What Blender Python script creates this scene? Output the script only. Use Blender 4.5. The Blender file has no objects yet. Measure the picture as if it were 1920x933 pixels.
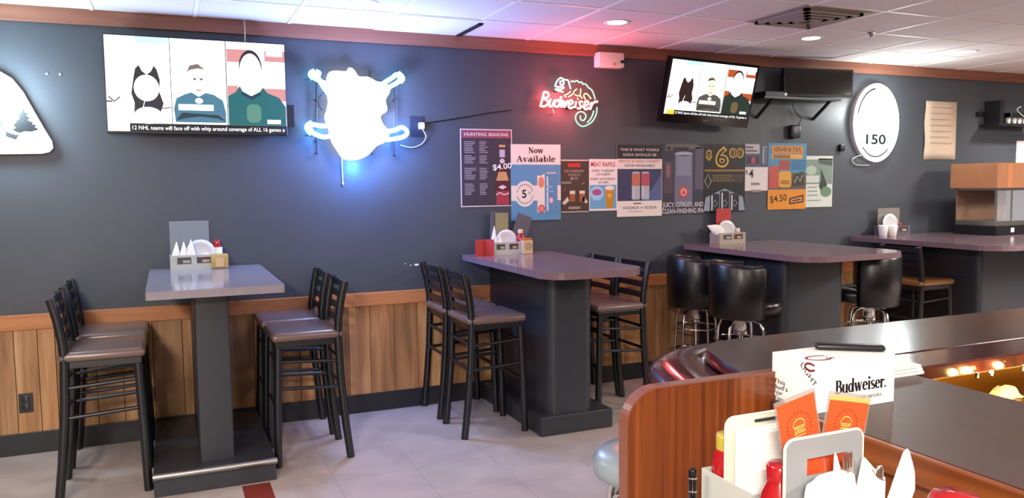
import bpy, math, random
from mathutils import Vector, Matrix
random.seed(7)
PI = math.pi
C = bpy.context.scene.collection
SC = bpy.context.scene

# ------------------------------------------------------------------ camera
F_PX, CAM = 1490.0, Vector((0.0, -5.3563, 1.5559))
RIGHT = Vector((0.91717562, -0.39835498, -0.01010891))
UP = Vector((0.04154701, 0.0703664, 0.99665562))
FWD = Vector((0.3963114, 0.91452823, -0.0810888))
cd = bpy.data.cameras.new('camera'); cam = bpy.data.objects.new('camera', cd); C.objects.link(cam)
cd.sensor_fit = 'HORIZONTAL'; cd.sensor_width = 36.0; cd.lens = F_PX / 1920 * 36; cd.clip_start = 0.02
cam.matrix_world = Matrix(((RIGHT.x, UP.x, -FWD.x, CAM.x), (RIGHT.y, UP.y, -FWD.y, CAM.y),
                           (RIGHT.z, UP.z, -FWD.z, CAM.z), (0, 0, 0, 1)))
SC.camera = cam
SC.view_settings.view_transform = 'Standard'; SC.view_settings.look = 'None'
SC.view_settings.exposure = 0.0; SC.view_settings.gamma = 1.0; SC.view_settings.use_curve_mapping = False
SC.cycles.use_denoising = True
SC.cycles.max_bounces = 8; SC.cycles.sample_clamp_indirect = 4.0; SC.cycles.caustics_reflective = False
w = bpy.data.worlds.new('world'); SC.world = w; w.use_nodes = True
w.node_tree.nodes['Background'].inputs[0].default_value = (.5, .45, .42, 1)
w.node_tree.nodes['Background'].inputs[1].default_value = 0.0
CAN_POWER = 12.0        # watts of every recessed ceiling can along the wall
FILL_POWER = 128.0      # base watts of the unseen fill panels added to brighten the room
BAR_POWER = 19.0        # the warm can over the bar counter
NEON = 1.0              # overall brightness of the signs
GLOW = dict(sticks=(64.0, (.36, .48, 1.0)), tips=(13.0, (.06, .26, 1.0)), lizard=(17.0, (1.0, .13, .14)), oval=(22.0, (.93, 1.0, .97)), mountain=(46.0, (.62, .86, 1.0)))

def ray(px, py): return FWD + (px - 960) / F_PX * RIGHT - (py - 466.5) / F_PX * UP
def on_y(px, py, y): d = ray(px, py); return CAM + d * ((y - CAM.y) / d.y)     # point on a plane parallel to the back wall
def on_z(px, py, z): d = ray(px, py); return CAM + d * ((z - CAM.z) / d.z)     # point on a level plane
def on_x(px, py, x): d = ray(px, py); return CAM + d * ((x - CAM.x) / d.x)

# ------------------------------------------------------------------ materials
def lin(h):
    h = h.lstrip('#'); o = []
    for i in (0, 2, 4):
        c = int(h[i:i + 2], 16) / 255
        o.append(c / 12.92 if c <= .04045 else ((c + .055) / 1.055) ** 2.4)
    return (*o, 1)
MAT = {}
def new_mat(n):
    m = bpy.data.materials.new(n); m.use_nodes = True; MAT[n] = m
    return m, m.node_tree, m.node_tree.nodes['Principled BSDF']
def mat(n, h, rough=.5, metal=0, spec=.5, bump=0, bscale=60, vary=0, vscale=8, trans=0, coat=0, alpha=1):
    m, t, b = new_mat(n); c = lin(h) if isinstance(h, str) else (*h, 1)
    b.inputs['Base Color'].default_value = c; b.inputs['Roughness'].default_value = rough
    b.inputs['Metallic'].default_value = metal; b.inputs['Specular IOR Level'].default_value = spec
    b.inputs['Transmission Weight'].default_value = trans; b.inputs['Coat Weight'].default_value = coat; b.inputs['Alpha'].default_value = alpha
    if bump or vary:
        tc = t.nodes.new('ShaderNodeTexCoord'); no = t.nodes.new('ShaderNodeTexNoise')
        no.inputs['Scale'].default_value = bscale if bump else vscale; no.inputs['Detail'].default_value = 5
        t.links.new(tc.outputs['Object'], no.inputs['Vector'])
        if bump:
            bu = t.nodes.new('ShaderNodeBump'); bu.inputs['Strength'].default_value = bump; bu.inputs['Distance'].default_value = .01
            t.links.new(no.outputs['Fac'], bu.inputs['Height']); t.links.new(bu.outputs['Normal'], b.inputs['Normal'])
        if vary:
            n2 = t.nodes.new('ShaderNodeTexNoise'); n2.inputs['Scale'].default_value = vscale; n2.inputs['Detail'].default_value = 4
            t.links.new(tc.outputs['Object'], n2.inputs['Vector'])
            r = t.nodes.new('ShaderNodeMapRange'); r.inputs[1].default_value = .3; r.inputs[2].default_value = .7
            r.inputs[3].default_value = 1 - vary; r.inputs[4].default_value = 1 + vary
            mx = t.nodes.new('ShaderNodeMix'); mx.data_type = 'RGBA'; mx.blend_type = 'MULTIPLY'; mx.inputs[0].default_value = 1
            t.links.new(n2.outputs['Fac'], r.inputs[0]); mx.inputs[6].default_value = c
            t.links.new(r.outputs[0], mx.inputs[7]); t.links.new(mx.outputs[2], b.inputs['Base Color'])
    return n
def wood(n, c1, c2, c3, axis='z', scale=1.0, rough=.45, attr=None, coat=0, cross=26):
    m, t, b = new_mat(n); L = t.links.new; N = t.nodes.new
    tc = N('ShaderNodeTexCoord'); mp = N('ShaderNodeMapping')
    s = {'x': (1.2, cross, cross), 'y': (cross, 1.2, cross), 'z': (cross, cross, 1.2)}[axis]
    mp.inputs['Scale'].default_value = tuple(k * scale for k in s); L(tc.outputs['Object'], mp.inputs['Vector'])
    src = mp.outputs['Vector']
    if attr:
        a = N('ShaderNodeAttribute'); a.attribute_name = attr
        ad = N('ShaderNodeVectorMath'); ad.operation = 'MULTIPLY_ADD'
        ad.inputs[1].default_value = (37, 19, 23); L(a.outputs['Fac'], ad.inputs[0]); L(src, ad.inputs[2]); src = ad.outputs[0]
    n1 = N('ShaderNodeTexNoise'); n1.inputs['Scale'].default_value = 1.0; n1.inputs['Detail'].default_value = 6; n1.inputs['Distortion'].default_value = .9
    n2 = N('ShaderNodeTexNoise'); n2.inputs['Scale'].default_value = .22; n2.inputs['Detail'].default_value = 3; n2.inputs['Distortion'].default_value = 1.5
    L(src, n1.inputs['Vector']); L(src, n2.inputs['Vector'])
    r = N('ShaderNodeValToRGB'); e = r.color_ramp.elements
    e[0].position = .3; e[0].color = lin(c1); e[1].position = .72; e[1].color = lin(c3)
    x = e.new(.5); x.color = lin(c2)
    ad2 = N('ShaderNodeMath'); ad2.operation = 'ADD'; mu = N('ShaderNodeMath'); mu.operation = 'MULTIPLY'; mu.inputs[1].default_value = .5
    L(n1.outputs['Fac'], ad2.inputs[0]); L(n2.outputs['Fac'], ad2.inputs[1]); L(ad2.outputs[0], mu.inputs[0]); L(mu.outputs[0], r.inputs['Fac'])
    out = r.outputs['Color']
    if attr:
        a2 = N('ShaderNodeAttribute'); a2.attribute_name = attr
        mr = N('ShaderNodeMapRange'); mr.inputs[3].default_value = .72; mr.inputs[4].default_value = 1.25
        mx = N('ShaderNodeMix'); mx.data_type = 'RGBA'; mx.blend_type = 'MULTIPLY'; mx.inputs[0].default_value = 1
        L(a2.outputs['Fac'], mr.inputs[0]); L(out, mx.inputs[6]); L(mr.outputs[0], mx.inputs[7]); out = mx.outputs[2]
    L(out, b.inputs['Base Color']); b.inputs['Roughness'].default_value = rough; b.inputs['Coat Weight'].default_value = coat
    b.inputs['Coat Roughness'].default_value = .12
    bu = N('ShaderNodeBump'); bu.inputs['Strength'].default_value = .12; bu.inputs['Distance'].default_value = .004
    L(n1.outputs['Fac'], bu.inputs['Height']); L(bu.outputs['Normal'], b.inputs['Normal'])
    return n
def emit(n, h, s, base=None):
    m, t, b = new_mat(n); c = lin(h) if isinstance(h, str) else (*h, 1)
    b.inputs['Base Color'].default_value = lin('#101010') if base is None else lin(base)
    b.inputs['Emission Color'].default_value = c; b.inputs['Emission Strength'].default_value = s
    return n
def P(h):                                       # printed paper / plastic colour
    n = 'print_' + h.strip('#')
    if n not in MAT: mat(n, h, .42, spec=.35)
    return n
def S(h, k=1.0):                                # lit screen colour
    n = 'screen_%s_%d' % (h.strip('#'), int(k * 100))
    if n not in MAT: emit(n, h, k)
    return n

mat('slate_paint', '#474b52', .42, spec=.4, bump=.05, bscale=90, vary=.06, vscale=2.2)
mat('side_paint', '#6a665f', .7)
mat('dark_laminate', '#303238', .38, spec=.4, vary=.05, vscale=14)
mat('table_laminate', '#89828b', .13, spec=.5, vary=.05, vscale=30)
mat('table_laminate_warm', '#7d656c', .13, spec=.5, vary=.05, vscale=30)
mat('service_laminate', '#4b3d37', .42, spec=.4, vary=.1, vscale=12)
mat('bar_laminate', '#3b2e2b', .2, spec=.5, vary=.1, vscale=12)
mat('baseboard_black', '#1b1d22', .45)
mat('black_metal', '#15161a', .33, spec=.55)
mat('black_plastic', '#131317', .35)
mat('black_gloss', '#0c0c10', .12)
mat('black_vinyl', '#101014', .3, spec=.55, bump=.06, bscale=120)
mat('brown_vinyl', '#6b5650', .27, spec=.6, bump=.03, bscale=90)
mat('tan_vinyl', '#8a6038', .28, spec=.6)
mat('gray_vinyl', '#8d999e', .3, spec=.5)
mat('chrome', '#d8d8d8', .08, metal=1)
mat('steel', '#b9b5ac', .28, metal=1)
mat('brushed_steel', '#a9a7a3', .35, metal=1)
mat('gold_steel', '#c99c4a', .38, metal=1)
mat('ceiling_tile', '#d9d2d2', .85, spec=.2, bump=.12, bscale=160)
mat('ceiling_grid', '#e6e2e0', .5)
mat('dark_gap', '#0b0b0b', .9)
mat('vent_gray', '#8f857c', .6)
mat('white_plastic', '#dedad4', .45)
mat('ivory_plastic', '#dcd9c6', .38)
mat('caddy_gray', '#8e9194', .45, spec=.4)
mat('caddy_pale', '#b9bdb5', .42, spec=.4)
mat('caddy_sand', '#ab9f92', .45)
mat('sign_ink', '#1c1f1f', .95, spec=.0)
mat('paper_white', '#f7f5f0', .8, spec=.2)
mat('napkin', '#f2f0ea', .9, spec=.1, bump=.25, bscale=40)
mat('plate_white', '#d9d8dc', .25)
mat('paper_tan', '#cdb9a4', .8)
mat('cardboard', '#a06a44', .75, vary=.08, vscale=5)
mat('ketchup_red', '#a3111a', .16, spec=.6, coat=.4)
mat('cap_yellow', '#b3a23a', .4)
mat('clear_sheet', '#dfe6ee', .08, trans=.0, alpha=.16)
mat('sleeve', '#a89f97', .25, alpha=.45)
mat('glass', '#ffffff', .03, trans=1)
mat('copper_back', '#8a6a55', .6)
mat('jar_yellow', '#b59a55', .35)
mat('jar_tan', '#d3b488', .5)
mat('cap_orange', '#c2672c', .4)
mat('red_card', '#b23230', .5)
mat('yellow_card', '#8f8860', .5)
mat('gray_card', '#5d5963', .5)
mat('foil', '#e8dba0', .5, bump=.5, bscale=60)
mat('tile_red', '#7a2a1c', .4)
wood('trim_wood', '#9a5c36', '#ba7646', '#cc8a58', 'x', 1, .5)
wood('crown_wood', '#764433', '#8f5c48', '#a06c58', 'x', 1, .5)
wood('plank_wood', '#684629', '#ab7b50', '#d3ac7d', 'z', 1.0, .5, attr='tone', cross=15)
wood('panel_wood', '#321306', '#6f3615', '#8f4f24', 'z', 1.0, .3, coat=.3, cross=58)
wood('edge_wood', '#4a200c', '#7f431b', '#9c5d2a', 'y', 1.0, .32, coat=.3, cross=30)
wood('rail_wood', '#32110f', '#481815', '#5a201a', 'y', 1.0, .14, coat=.6, cross=20)
mat('edge_band', '#7b4a3a', .26, spec=.5)
emit('neon_white', (1, 1, 1), 9 * NEON); emit('neon_panel', (.93, .97, 1), 5.0 * NEON)
emit('neon_blue', (.10, .42, 1.0), 13 * NEON); emit('neon_cyan', (.12, .75, 1.0), 9 * NEON)
emit('neon_red', (1.0, .085, .075), 15 * NEON); emit('neon_green', (.34, 1.0, .62), 1.7); emit('neon_yellow', (1.0, .8, .4), 1.6)
emit('neon_mint', (.45, 1.0, .85), 2.2)
emit('sign_white', (.95, 1, .99), 1.7); emit('mountain_white', (.93, .98, 1), 2.6)
emit('can_glow', (1, .96, .9), 9); emit('bulb_warm', (1, .62, .2), 40); emit('button_white', (1, 1, .95), 1.3)
emit('led_white', (1, 1, 1), 1.5)

def floor_material():
    m, t, b = new_mat('floor_tile'); L = t.links.new; N = t.nodes.new
    tc = N('ShaderNodeTexCoord'); br = N('ShaderNodeTexBrick')
    br.offset = 0; br.inputs['Scale'].default_value = 1.0; br.inputs['Brick Width'].default_value = .44; br.inputs['Row Height'].default_value = .44
    br.inputs['Mortar Size'].default_value = .003; br.inputs['Bias'].default_value = 0
    br.inputs['Color1'].default_value = lin('#b3a49d'); br.inputs['Color2'].default_value = lin('#b8aaa3'); br.inputs['Mortar'].default_value = lin('#a3968f')
    L(tc.outputs['Object'], br.inputs['Vector'])
    no = N('ShaderNodeTexNoise'); no.inputs['Scale'].default_value = 3.2; no.inputs['Detail'].default_value = 6; no.inputs['Distortion'].default_value = .8
    L(tc.outputs['Object'], no.inputs['Vector'])
    mr = N('ShaderNodeMapRange'); mr.inputs[1].default_value = .32; mr.inputs[2].default_value = .7; mr.inputs[3].default_value = .82; mr.inputs[4].default_value = 1.1
    mx = N('ShaderNodeMix'); mx.data_type = 'RGBA'; mx.blend_type = 'MULTIPLY'; mx.inputs[0].default_value = 1
    L(no.outputs['Fac'], mr.inputs[0]); L(br.outputs['Color'], mx.inputs[6]); L(mr.outputs[0], mx.inputs[7]); L(mx.outputs[2], b.inputs['Base Color'])
    b.inputs['Roughness'].default_value = .42
    return 'floor_tile'
floor_material()

# ------------------------------------------------------------------ mesh builder
def arc(cx, cy, rx, ry, a0, a1, n=16):
    return [(cx + rx * math.cos(math.radians(a0 + (a1 - a0) * i / n)), cy + ry * math.sin(math.radians(a0 + (a1 - a0) * i / n))) for i in range(n + 1)]
def smooth(pts, n=6, closed=False):             # Catmull-Rom
    P_ = [Vector(p) for p in pts]; out = []; k = len(P_)
    for i in range(k if closed else k - 1):
        a, b, c, d = (P_[(i - 1) % k], P_[i], P_[(i + 1) % k], P_[(i + 2) % k]) if closed else (P_[max(i - 1, 0)], P_[i], P_[i + 1], P_[min(i + 2, k - 1)])
        for j in range(n):
            t = j / n
            out.append(.5 * ((2 * b) + (c - a) * t + (2 * a - 5 * b + 4 * c - d) * t * t + (3 * b - a - 3 * c + d) * t ** 3))
    if not closed: out.append(P_[-1])
    return out
class MB:
    def __init__(s): s.v, s.f, s.m, s.sm, s.tone = [], [], [], [], []
    def add(s, vs, fs, m, smooth=False, tone=0.5, M=None):
        o = len(s.v); s.v += [tuple(M @ Vector(v)) if M else tuple(v) for v in vs]
        for f in fs: s.f.append(tuple(o + i for i in f)); s.m.append(m); s.sm.append(smooth); s.tone.append(tone)
        return s
    def box(s, x0, x1, y0, y1, z0, z1, m, tone=.5, M=None):
        v = [(x, y, z) for z in (z0, z1) for y in (y0, y1) for x in (x0, x1)]
        return s.add(v, [(0, 2, 3, 1), (4, 5, 7, 6), (0, 1, 5, 4), (2, 6, 7, 3), (0, 4, 6, 2), (1, 3, 7, 5)], m, False, tone, M)
    def rbox(s, x0, x1, y0, y1, z0, z1, r, m, M=None, dome=0, n=3):
        c = [(a + b) / 2 for a, b in ((x0, x1), (y0, y1), (z0, z1))]; h = [(b - a) / 2 for a, b in ((x0, x1), (y0, y1), (z0, z1))]
        r = min(r, min(h) * .999)
        def axis(H): e = [1 - math.cos(PI / 2 * i / n) for i in range(n + 1)]; return [-H + r * k for k in e] + [H - r * k for k in reversed(e)]
        for ax in range(3):
            u, w_ = (ax + 1) % 3, (ax + 2) % 3; U, W = axis(h[u]), axis(h[w_]); k = len(U); kw = len(W)
            for sg in (-1, 1):
                vs = []
                for a in U:
                    for b in W:
                        p = [0, 0, 0]; p[ax] = sg * h[ax]; p[u] = a; p[w_] = b
                        q = [max(-(h[i] - r), min(h[i] - r, p[i])) for i in range(3)]
                        d = Vector([p[i] - q[i] for i in range(3)])
                        if d.length > 1e-9: d = d.normalized() * r
                        o = [q[i] + d[i] + c[i] for i in range(3)]
                        if dome and p[2] > 0: o[2] += dome * (1 - (p[0] / h[0]) ** 2) * (1 - (p[1] / h[1]) ** 2)
                        vs.append(o)
                fs = []
                for i in range(k - 1):
                    for j in range(kw - 1):
                        q = (i * kw + j, (i + 1) * kw + j, (i + 1) * kw + j + 1, i * kw + j + 1)
                        fs.append(q if sg > 0 else q[::-1])
                s.add(vs, fs, m, True, .5, M)
        return s
    def tube(s, pts, r, m, n=8, closed=False, cap=True, M=None, flat=1.0):
        pts = [Vector(p) for p in pts]; k = len(pts); rr = r if isinstance(r, (list, tuple)) else [r] * k
        vs, fs = [], []; nrm = None
        for i, p in enumerate(pts):
            a = pts[(i - 1) % k] if closed or i else p; b = pts[(i + 1) % k] if closed or i < k - 1 else p
            t = (b - a); t = t.normalized() if t.length > 1e-9 else Vector((0, 0, 1))
            if nrm is None:
                nrm = t.cross(Vector((0, 0, 1)))
                if nrm.length < .1: nrm = t.cross(Vector((0, 1, 0)))
            nrm = (nrm - t * nrm.dot(t)).normalized(); bn = t.cross(nrm)
            for j in range(n):
                a_ = 2 * PI * j / n; vs.append(p + (nrm * math.cos(a_) + bn * (math.sin(a_) * flat)) * rr[i])
        for i in range(k if closed else k - 1):
            for j in range(n):
                i2 = (i + 1) % k; fs.append((i * n + j, i * n + (j + 1) % n, i2 * n + (j + 1) % n, i2 * n + j))
        s.add(vs, fs, m, True, .5, M)
        if cap and not closed: s.add(vs[:n], [tuple(range(n))[::-1]], m, False, .5, M); s.add(vs[-n:], [tuple(range(n))], m, False, .5, M)
        return s
    def bar(s, a, b, wx, wy, m, M=None):        # straight square-section bar from a to b
        a, b = Vector(a), Vector(b); t = (b - a).normalized(); u = t.cross(Vector((0, 1, 0)))
        u = Vector((1, 0, 0)) if u.length < .1 else u.normalized(); w_ = t.cross(u)
        vs = [p + u * (sx * wx / 2) + w_ * (sy * wy / 2) for p in (a, b) for sx, sy in ((-1, -1), (1, -1), (1, 1), (-1, 1))]
        return s.add(vs, [(3, 2, 1, 0), (4, 5, 6, 7), (0, 1, 5, 4), (1, 2, 6, 5), (2, 3, 7, 6), (3, 0, 4, 7)], m, False, .5, M)
    def lathe(s, prof, m, o=(0, 0, 0), n=24, M=None, sx=1, sy=1):
        vs, fs = [], []
        for r, z in prof:
            for j in range(n): a = 2 * PI * j / n; vs.append((o[0] + r * sx * math.cos(a), o[1] + r * sy * math.sin(a), o[2] + z))
        for i in range(len(prof) - 1):
            for j in range(n): fs.append((i * n + j, i * n + (j + 1) % n, (i + 1) * n + (j + 1) % n, (i + 1) * n + j))
        return s.add(vs, fs, m, True, .5, M)
    def prism(s, poly, z0, z1, m, M=None, side=None, smooth_side=False):   # extrude a 2-D polygon along z
        k = len(poly); vs = [(*p[:2], z0) for p in poly] + [(*p[:2], z1) for p in poly]
        a = sum(poly[i][0] * poly[(i + 1) % k][1] - poly[(i + 1) % k][0] * poly[i][1] for i in range(k))
        fl = (lambda q: q) if a > 0 else (lambda q: q[::-1])
        s.add(vs, [fl(tuple(range(k))[::-1]), fl(tuple(range(k, 2 * k)))], m, False, .5, M)
        s.add(vs, [fl((i, (i + 1) % k, k + (i + 1) % k, k + i)) for i in range(k)], side or m, smooth_side, .5, M)
        return s
    def sheet(s, grid, m, M=None, smooth=True):
        R_, C_ = len(grid), len(grid[0]); vs = [p for row in grid for p in row]
        return s.add(vs, [(i * C_ + j, i * C_ + j + 1, (i + 1) * C_ + j + 1, (i + 1) * C_ + j) for i in range(R_ - 1) for j in range(C_ - 1)], m, smooth, .5, M)

def tag(o, label, cat, group=None):
    o['label'] = label; o['category'] = cat
    if group: o['group'] = group
    return o
def obj(name, mb, parent=None, bevel=0, kind=None, label=None, tone=False, weld=False):
    me = bpy.data.meshes.new(name); off = Vector((0, 0, 0))
    if parent is None and mb.v:
        xs, ys, zs = zip(*mb.v); off = Vector(((min(xs) + max(xs)) / 2, (min(ys) + max(ys)) / 2, min(zs)))
    me.from_pydata([tuple(Vector(v) - off) for v in mb.v], [], mb.f)
    names = []
    for m in mb.m:
        if m not in names: names.append(m)
    for n in names: me.materials.append(MAT[n])
    me.polygons.foreach_set('material_index', [names.index(m) for m in mb.m]); me.polygons.foreach_set('use_smooth', mb.sm)
    if tone:
        at = me.attributes.new('tone', 'FLOAT', 'FACE'); at.data.foreach_set('value', mb.tone)
    me.update(); o = bpy.data.objects.new(name, me); C.objects.link(o); o.location = off
    if parent: o.parent = parent; o.location = (0, 0, 0)
    if weld: x = o.modifiers.new('weld', 'WELD'); x.merge_threshold = 1e-4
    if bevel: x = o.modifiers.new('bevel', 'BEVEL'); x.width = bevel; x.segments = 2; x.limit_method = 'ANGLE'
    if kind: o['kind'] = kind
    if label: o['label'] = label
    return o
def thing(name, label, cat, loc=(0, 0, 0), rz=0, group=None):
    o = bpy.data.objects.new(name, None); C.objects.link(o); o.location = loc; o.rotation_euler = (0, 0, rz)
    o.empty_display_size = .1
    return tag(o, label, cat, group)
def dup(root, loc, rz, label):
    r = root.copy(); C.objects.link(r); r.location = loc; r.rotation_euler = (0, 0, rz); r['label'] = label
    for ch in list(root.children):
        c = ch.copy(); C.objects.link(c); c.parent = r
        for g in ch.children: d = g.copy(); C.objects.link(d); d.parent = c
    return r

# ---- lettering
_T = {}
def text_geo(s, cond=1.0, bold=0.0):
    k = (s, bold)
    if k not in _T:
        cu = bpy.data.curves.new('lettering', 'FONT'); cu.body = s; cu.size = 1; cu.resolution_u = 3; cu.offset = bold
        o = bpy.data.objects.new('lettering', cu); me = bpy.data.meshes.new_from_object(o)
        _T[k] = ([tuple(v.co) for v in me.vertices], [tuple(p.vertices) for p in me.polygons])
        bpy.data.objects.remove(o); bpy.data.meshes.remove(me); bpy.data.curves.remove(cu)
    return _T[k]
TH, TN = .125, .04
def _b(cx, cy, rx, ry, a0, a1, th=TH, n=18):
    return [(cx + rx * math.cos(math.radians(a)), cy + ry * math.sin(math.radians(a)), TN + (th - TN) * abs(math.cos(math.radians(a)))) for a in [a0 + (a1 - a0) * i / n for i in range(n + 1)]]
def _l(x0, y0, x1, y1, w_): return [(x0, y0, w_), (x1, y1, w_)]
def _s(x0, x1, y): y = max(TN / 2, y - TN / 2 if y > .05 else y + TN / 2); return [(x0, y, TN), (x1, y, TN)]
SERIF = {
 'B': (.58, [_l(.13, 0, .13, .7, TH), _s(0, .3, .7), _s(0, .3, 0), _b(.27, .53, .17, .152, -90, 90), _b(.28, .195, .23, .178, -90, 90), _l(.13, .37, .28, .37, TN)]),
 'u': (.57, [_l(.12, .12, .12, .47, TH), _s(.0, .14, .47), _b(.27, .14, .15, .12, 180, 330), _l(.43, 0, .43, .47, TH), _s(.32, .45, .47), _s(.43, .55, 0)]),
 'd': (.57, [_b(.23, .235, .165, .215, 0, 360), _l(.43, 0, .43, .72, TH), _s(.31, .45, .72), _s(.43, .55, 0)]),
 'w': (.76, [_l(.08, .47, .23, 0, TH), _l(.23, .02, .38, .47, TN), _l(.36, .47, .51, 0, TH), _l(.51, .02, .65, .47, TN), _s(0, .18, .47), _s(.28, .46, .47), _s(.57, .74, .47)]),
 'e': (.47, [_b(.23, .235, .165, .215, 5, 318), _l(.08, .26, .4, .26, TN)]),
 'i': (.29, [_l(.14, 0, .14, .47, TH), _s(.02, .16, .47), _s(.02, .27, 0), _l(.14, .57, .14, .7, .13)]),
 's': (.42, [_b(.2, .345, .13, .105, 35, 265, .1), _b(.2, .125, .15, .105, 85, -145, .1), _l(.13, .28, .27, .19, .11)]),
 'r': (.42, [_l(.12, 0, .12, .47, TH), _s(0, .14, .47), _s(0, .26, 0), _b(.27, .3, .13, .13, 165, 50), _l(.34, .36, .34, .45, .1)]),
 '.': (.2, [_l(.07, 0, .07, .1, .1)]),
 'N': (.72, [_l(.12, 0, .12, .7, .05), _l(.12, .68, .55, .02, TH), _l(.55, 0, .55, .7, .05), _s(0, .22, .7), _s(.44, .66, .7), _s(0, .24, 0)]),
 'o': (.5, [_b(.24, .235, .17, .215, 0, 360)]),
 'A': (.7, [_l(.1, 0, .33, .7, .05), _l(.33, .68, .57, 0, TH), _l(.19, .23, .48, .23, TN), _s(0, .22, 0), _s(.44, .7, 0)]),
 'v': (.54, [_l(.09, .47, .26, 0, TH), _l(.26, .02, .42, .47, TN), _s(0, .2, .47), _s(.34, .52, .47)]),
 'a': (.53, [_b(.2, .14, .125, .125, 0, 360), _l(.38, .0, .38, .36, TH), _b(.25, .33, .13, .13, 0, 150), _s(.38, .5, 0)]),
 'l': (.29, [_l(.14, 0, .14, .72, TH), _s(.02, .16, .72), _s(.02, .27, 0)]),
 'b': (.55, [_l(.12, 0, .12, .72, TH), _s(0, .14, .72), _b(.3, .235, .165, .215, 0, 360)]),
}
def serif_width(s): return sum(SERIF[c][0] for c in s)
class Art(MB):                                  # flat artwork on a plane: origin O, directions U and V, face normal N
    def __init__(s, O, U=(1, 0, 0), V=(0, 0, 1), step=.0007):
        super().__init__(); s.O, s.U, s.V = Vector(O), Vector(U).normalized(), Vector(V).normalized(); s.N = s.U.cross(s.V); s.step = step
    def pt(s, u, v, l): return s.O + s.U * u + s.V * v + s.N * (l * s.step)
    def base(s, w_, h, d, m, back=None):        # thin slab whose front is layer 0
        c = [s.O + s.U * u + s.V * v - s.N * k for k in (0, d) for u, v in ((0, 0), (w_, 0), (w_, h), (0, h))]
        s.add(c, [(0, 1, 2, 3)], m); return s.add(c, [(7, 6, 5, 4), (0, 4, 5, 1), (1, 5, 6, 2), (2, 6, 7, 3), (3, 7, 4, 0)], back or m)
    def poly(s, pts, m, l=1): return s.add([s.pt(u, v, l) for u, v in pts], [tuple(range(len(pts)))], m)
    def rect(s, u0, v0, u1, v1, m, l=1): return s.poly([(u0, v0), (u1, v0), (u1, v1), (u0, v1)], m, l)
    def ell(s, u, v, ru, rv, m, l=1, n=28): return s.poly(arc(u, v, ru, rv, 0, 360 - 360 / n, n - 1), m, l)
    def rrect(s, u0, v0, u1, v1, r, m, l=1):
        return s.poly(arc(u1 - r, v1 - r, r, r, 0, 90, 5) + arc(u0 + r, v1 - r, r, r, 90, 180, 5) + arc(u0 + r, v0 + r, r, r, 180, 270, 5) + arc(u1 - r, v0 + r, r, r, 270, 360, 5), m, l)
    def line(s, pts, w_, m, l=2, closed=False):
        k = len(pts); q = []
        for i in range(k):
            a = pts[(i - 1) % k] if closed or i else pts[i]; b = pts[(i + 1) % k] if closed or i < k - 1 else pts[i]
            dx, dy = b[0] - a[0], b[1] - a[1]; L = math.hypot(dx, dy) or 1; ww = (pts[i][2] if len(pts[i]) > 2 else w_) / 2
            q.append((pts[i][0] - dy / L * ww, pts[i][1] + dx / L * ww)); q.append((pts[i][0] + dy / L * ww, pts[i][1] - dx / L * ww))
        vs = [s.pt(u, v, l) for u, v in q]
        return s.add(vs, [(2 * i + 1, (2 * i + 3) % (2 * k), (2 * i + 2) % (2 * k), 2 * i) for i in range(k if closed else k - 1)], m)
    def txt(s, t, u, v, h, m, l=3, width=None, al='c', rot=0, bold=.0):   # cap height h, centred at u unless al = 'l'
        vs, fs = text_geo(t, 1, bold); xs = [p[0] for p in vs]; x0, x1 = min(xs), max(xs); k = h / .70; kx = width / (x1 - x0) if width else k
        c, n = math.cos(rot), math.sin(rot); ox = (x0 + x1) / 2 if al == 'c' else x0; out = []
        for p in vs:
            a, b = (p[0] - ox) * kx, p[1] * k; out.append(s.pt(u + a * c - b * n, v + a * n + b * c, l))
        return s.add(out, fs, m)
    def serif(s, t, u, v, h, m, l=3, width=None, slope=0):
        W = serif_width(t); k = h / .7; kx = width / W if width else k; x = u - W * kx / 2 if width or True else u
        for ch in t:
            a, st = SERIF[ch]
            for i, g in enumerate(st):
                q = [(x + p[0] * kx, v + p[1] * k + slope * (x + p[0] * kx - u)) for p in g]; vs = []
                n = len(q)
                for j in range(n):
                    A, B = q[max(j - 1, 0)], q[min(j + 1, n - 1)]; dx, dy = B[0] - A[0], B[1] - A[1]; L = math.hypot(dx, dy) or 1; ww = g[j][2] * min(k, kx * 1.15) * .62
                    vs += [s.pt(q[j][0] - dy / L * ww, q[j][1] + dx / L * ww, l + i * .05), s.pt(q[j][0] + dy / L * ww, q[j][1] - dx / L * ww, l + i * .05)]
                s.add(vs, [(2 * j + 1, 2 * j + 3, 2 * j + 2, 2 * j) for j in range(n - 1)], m)
            x += a * kx
        return s
    def bars(s, u0, v0, u1, n, dv, h, m, l=2, seed=1):          # lines of print too small to read
        rn = random.Random(seed)
        for i in range(n):
            y = v0 - i * dv; s.rect(u0, y - h, u0 + (u1 - u0) * rn.uniform(.55, 1), y, m, l)
        return s

# ------------------------------------------------------------------ the room
X0, X1, Y1, H = -3.2, 10.0, -8.6, 2.6
mb = MB().box(X0 - .1, X1 + .1, 0, .12, -.05, H + .1, 'slate_paint'); obj('wall_back', mb, kind='structure')
mb = MB().box(X0 - .12, X0, Y1, 0, -.05, H + .1, 'side_paint'); obj('wall_left', mb, kind='structure')
mb = MB().box(X1, X1 + .12, Y1, 0, -.05, H + .1, 'slate_paint'); obj('wall_right', mb, kind='structure')
mb = MB().box(X0 - .1, X1 + .1, Y1 - .12, Y1, -.05, H + .1, 'side_paint'); obj('wall_front', mb, kind='structure')
fl = MB().box(X0, X1, Y1, 0, -.05, 0, 'floor_tile')
fl.box(.30, .44, -1.42, -1.09, -.01, .0012, 'tile_red'); o = obj('floor', fl, kind='structure')
cl = MB().box(X0, X1, Y1, 0, H, H + .08, 'ceiling_tile')
GX = [-.355 + .561 * i for i in range(-5, 19)]
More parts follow.
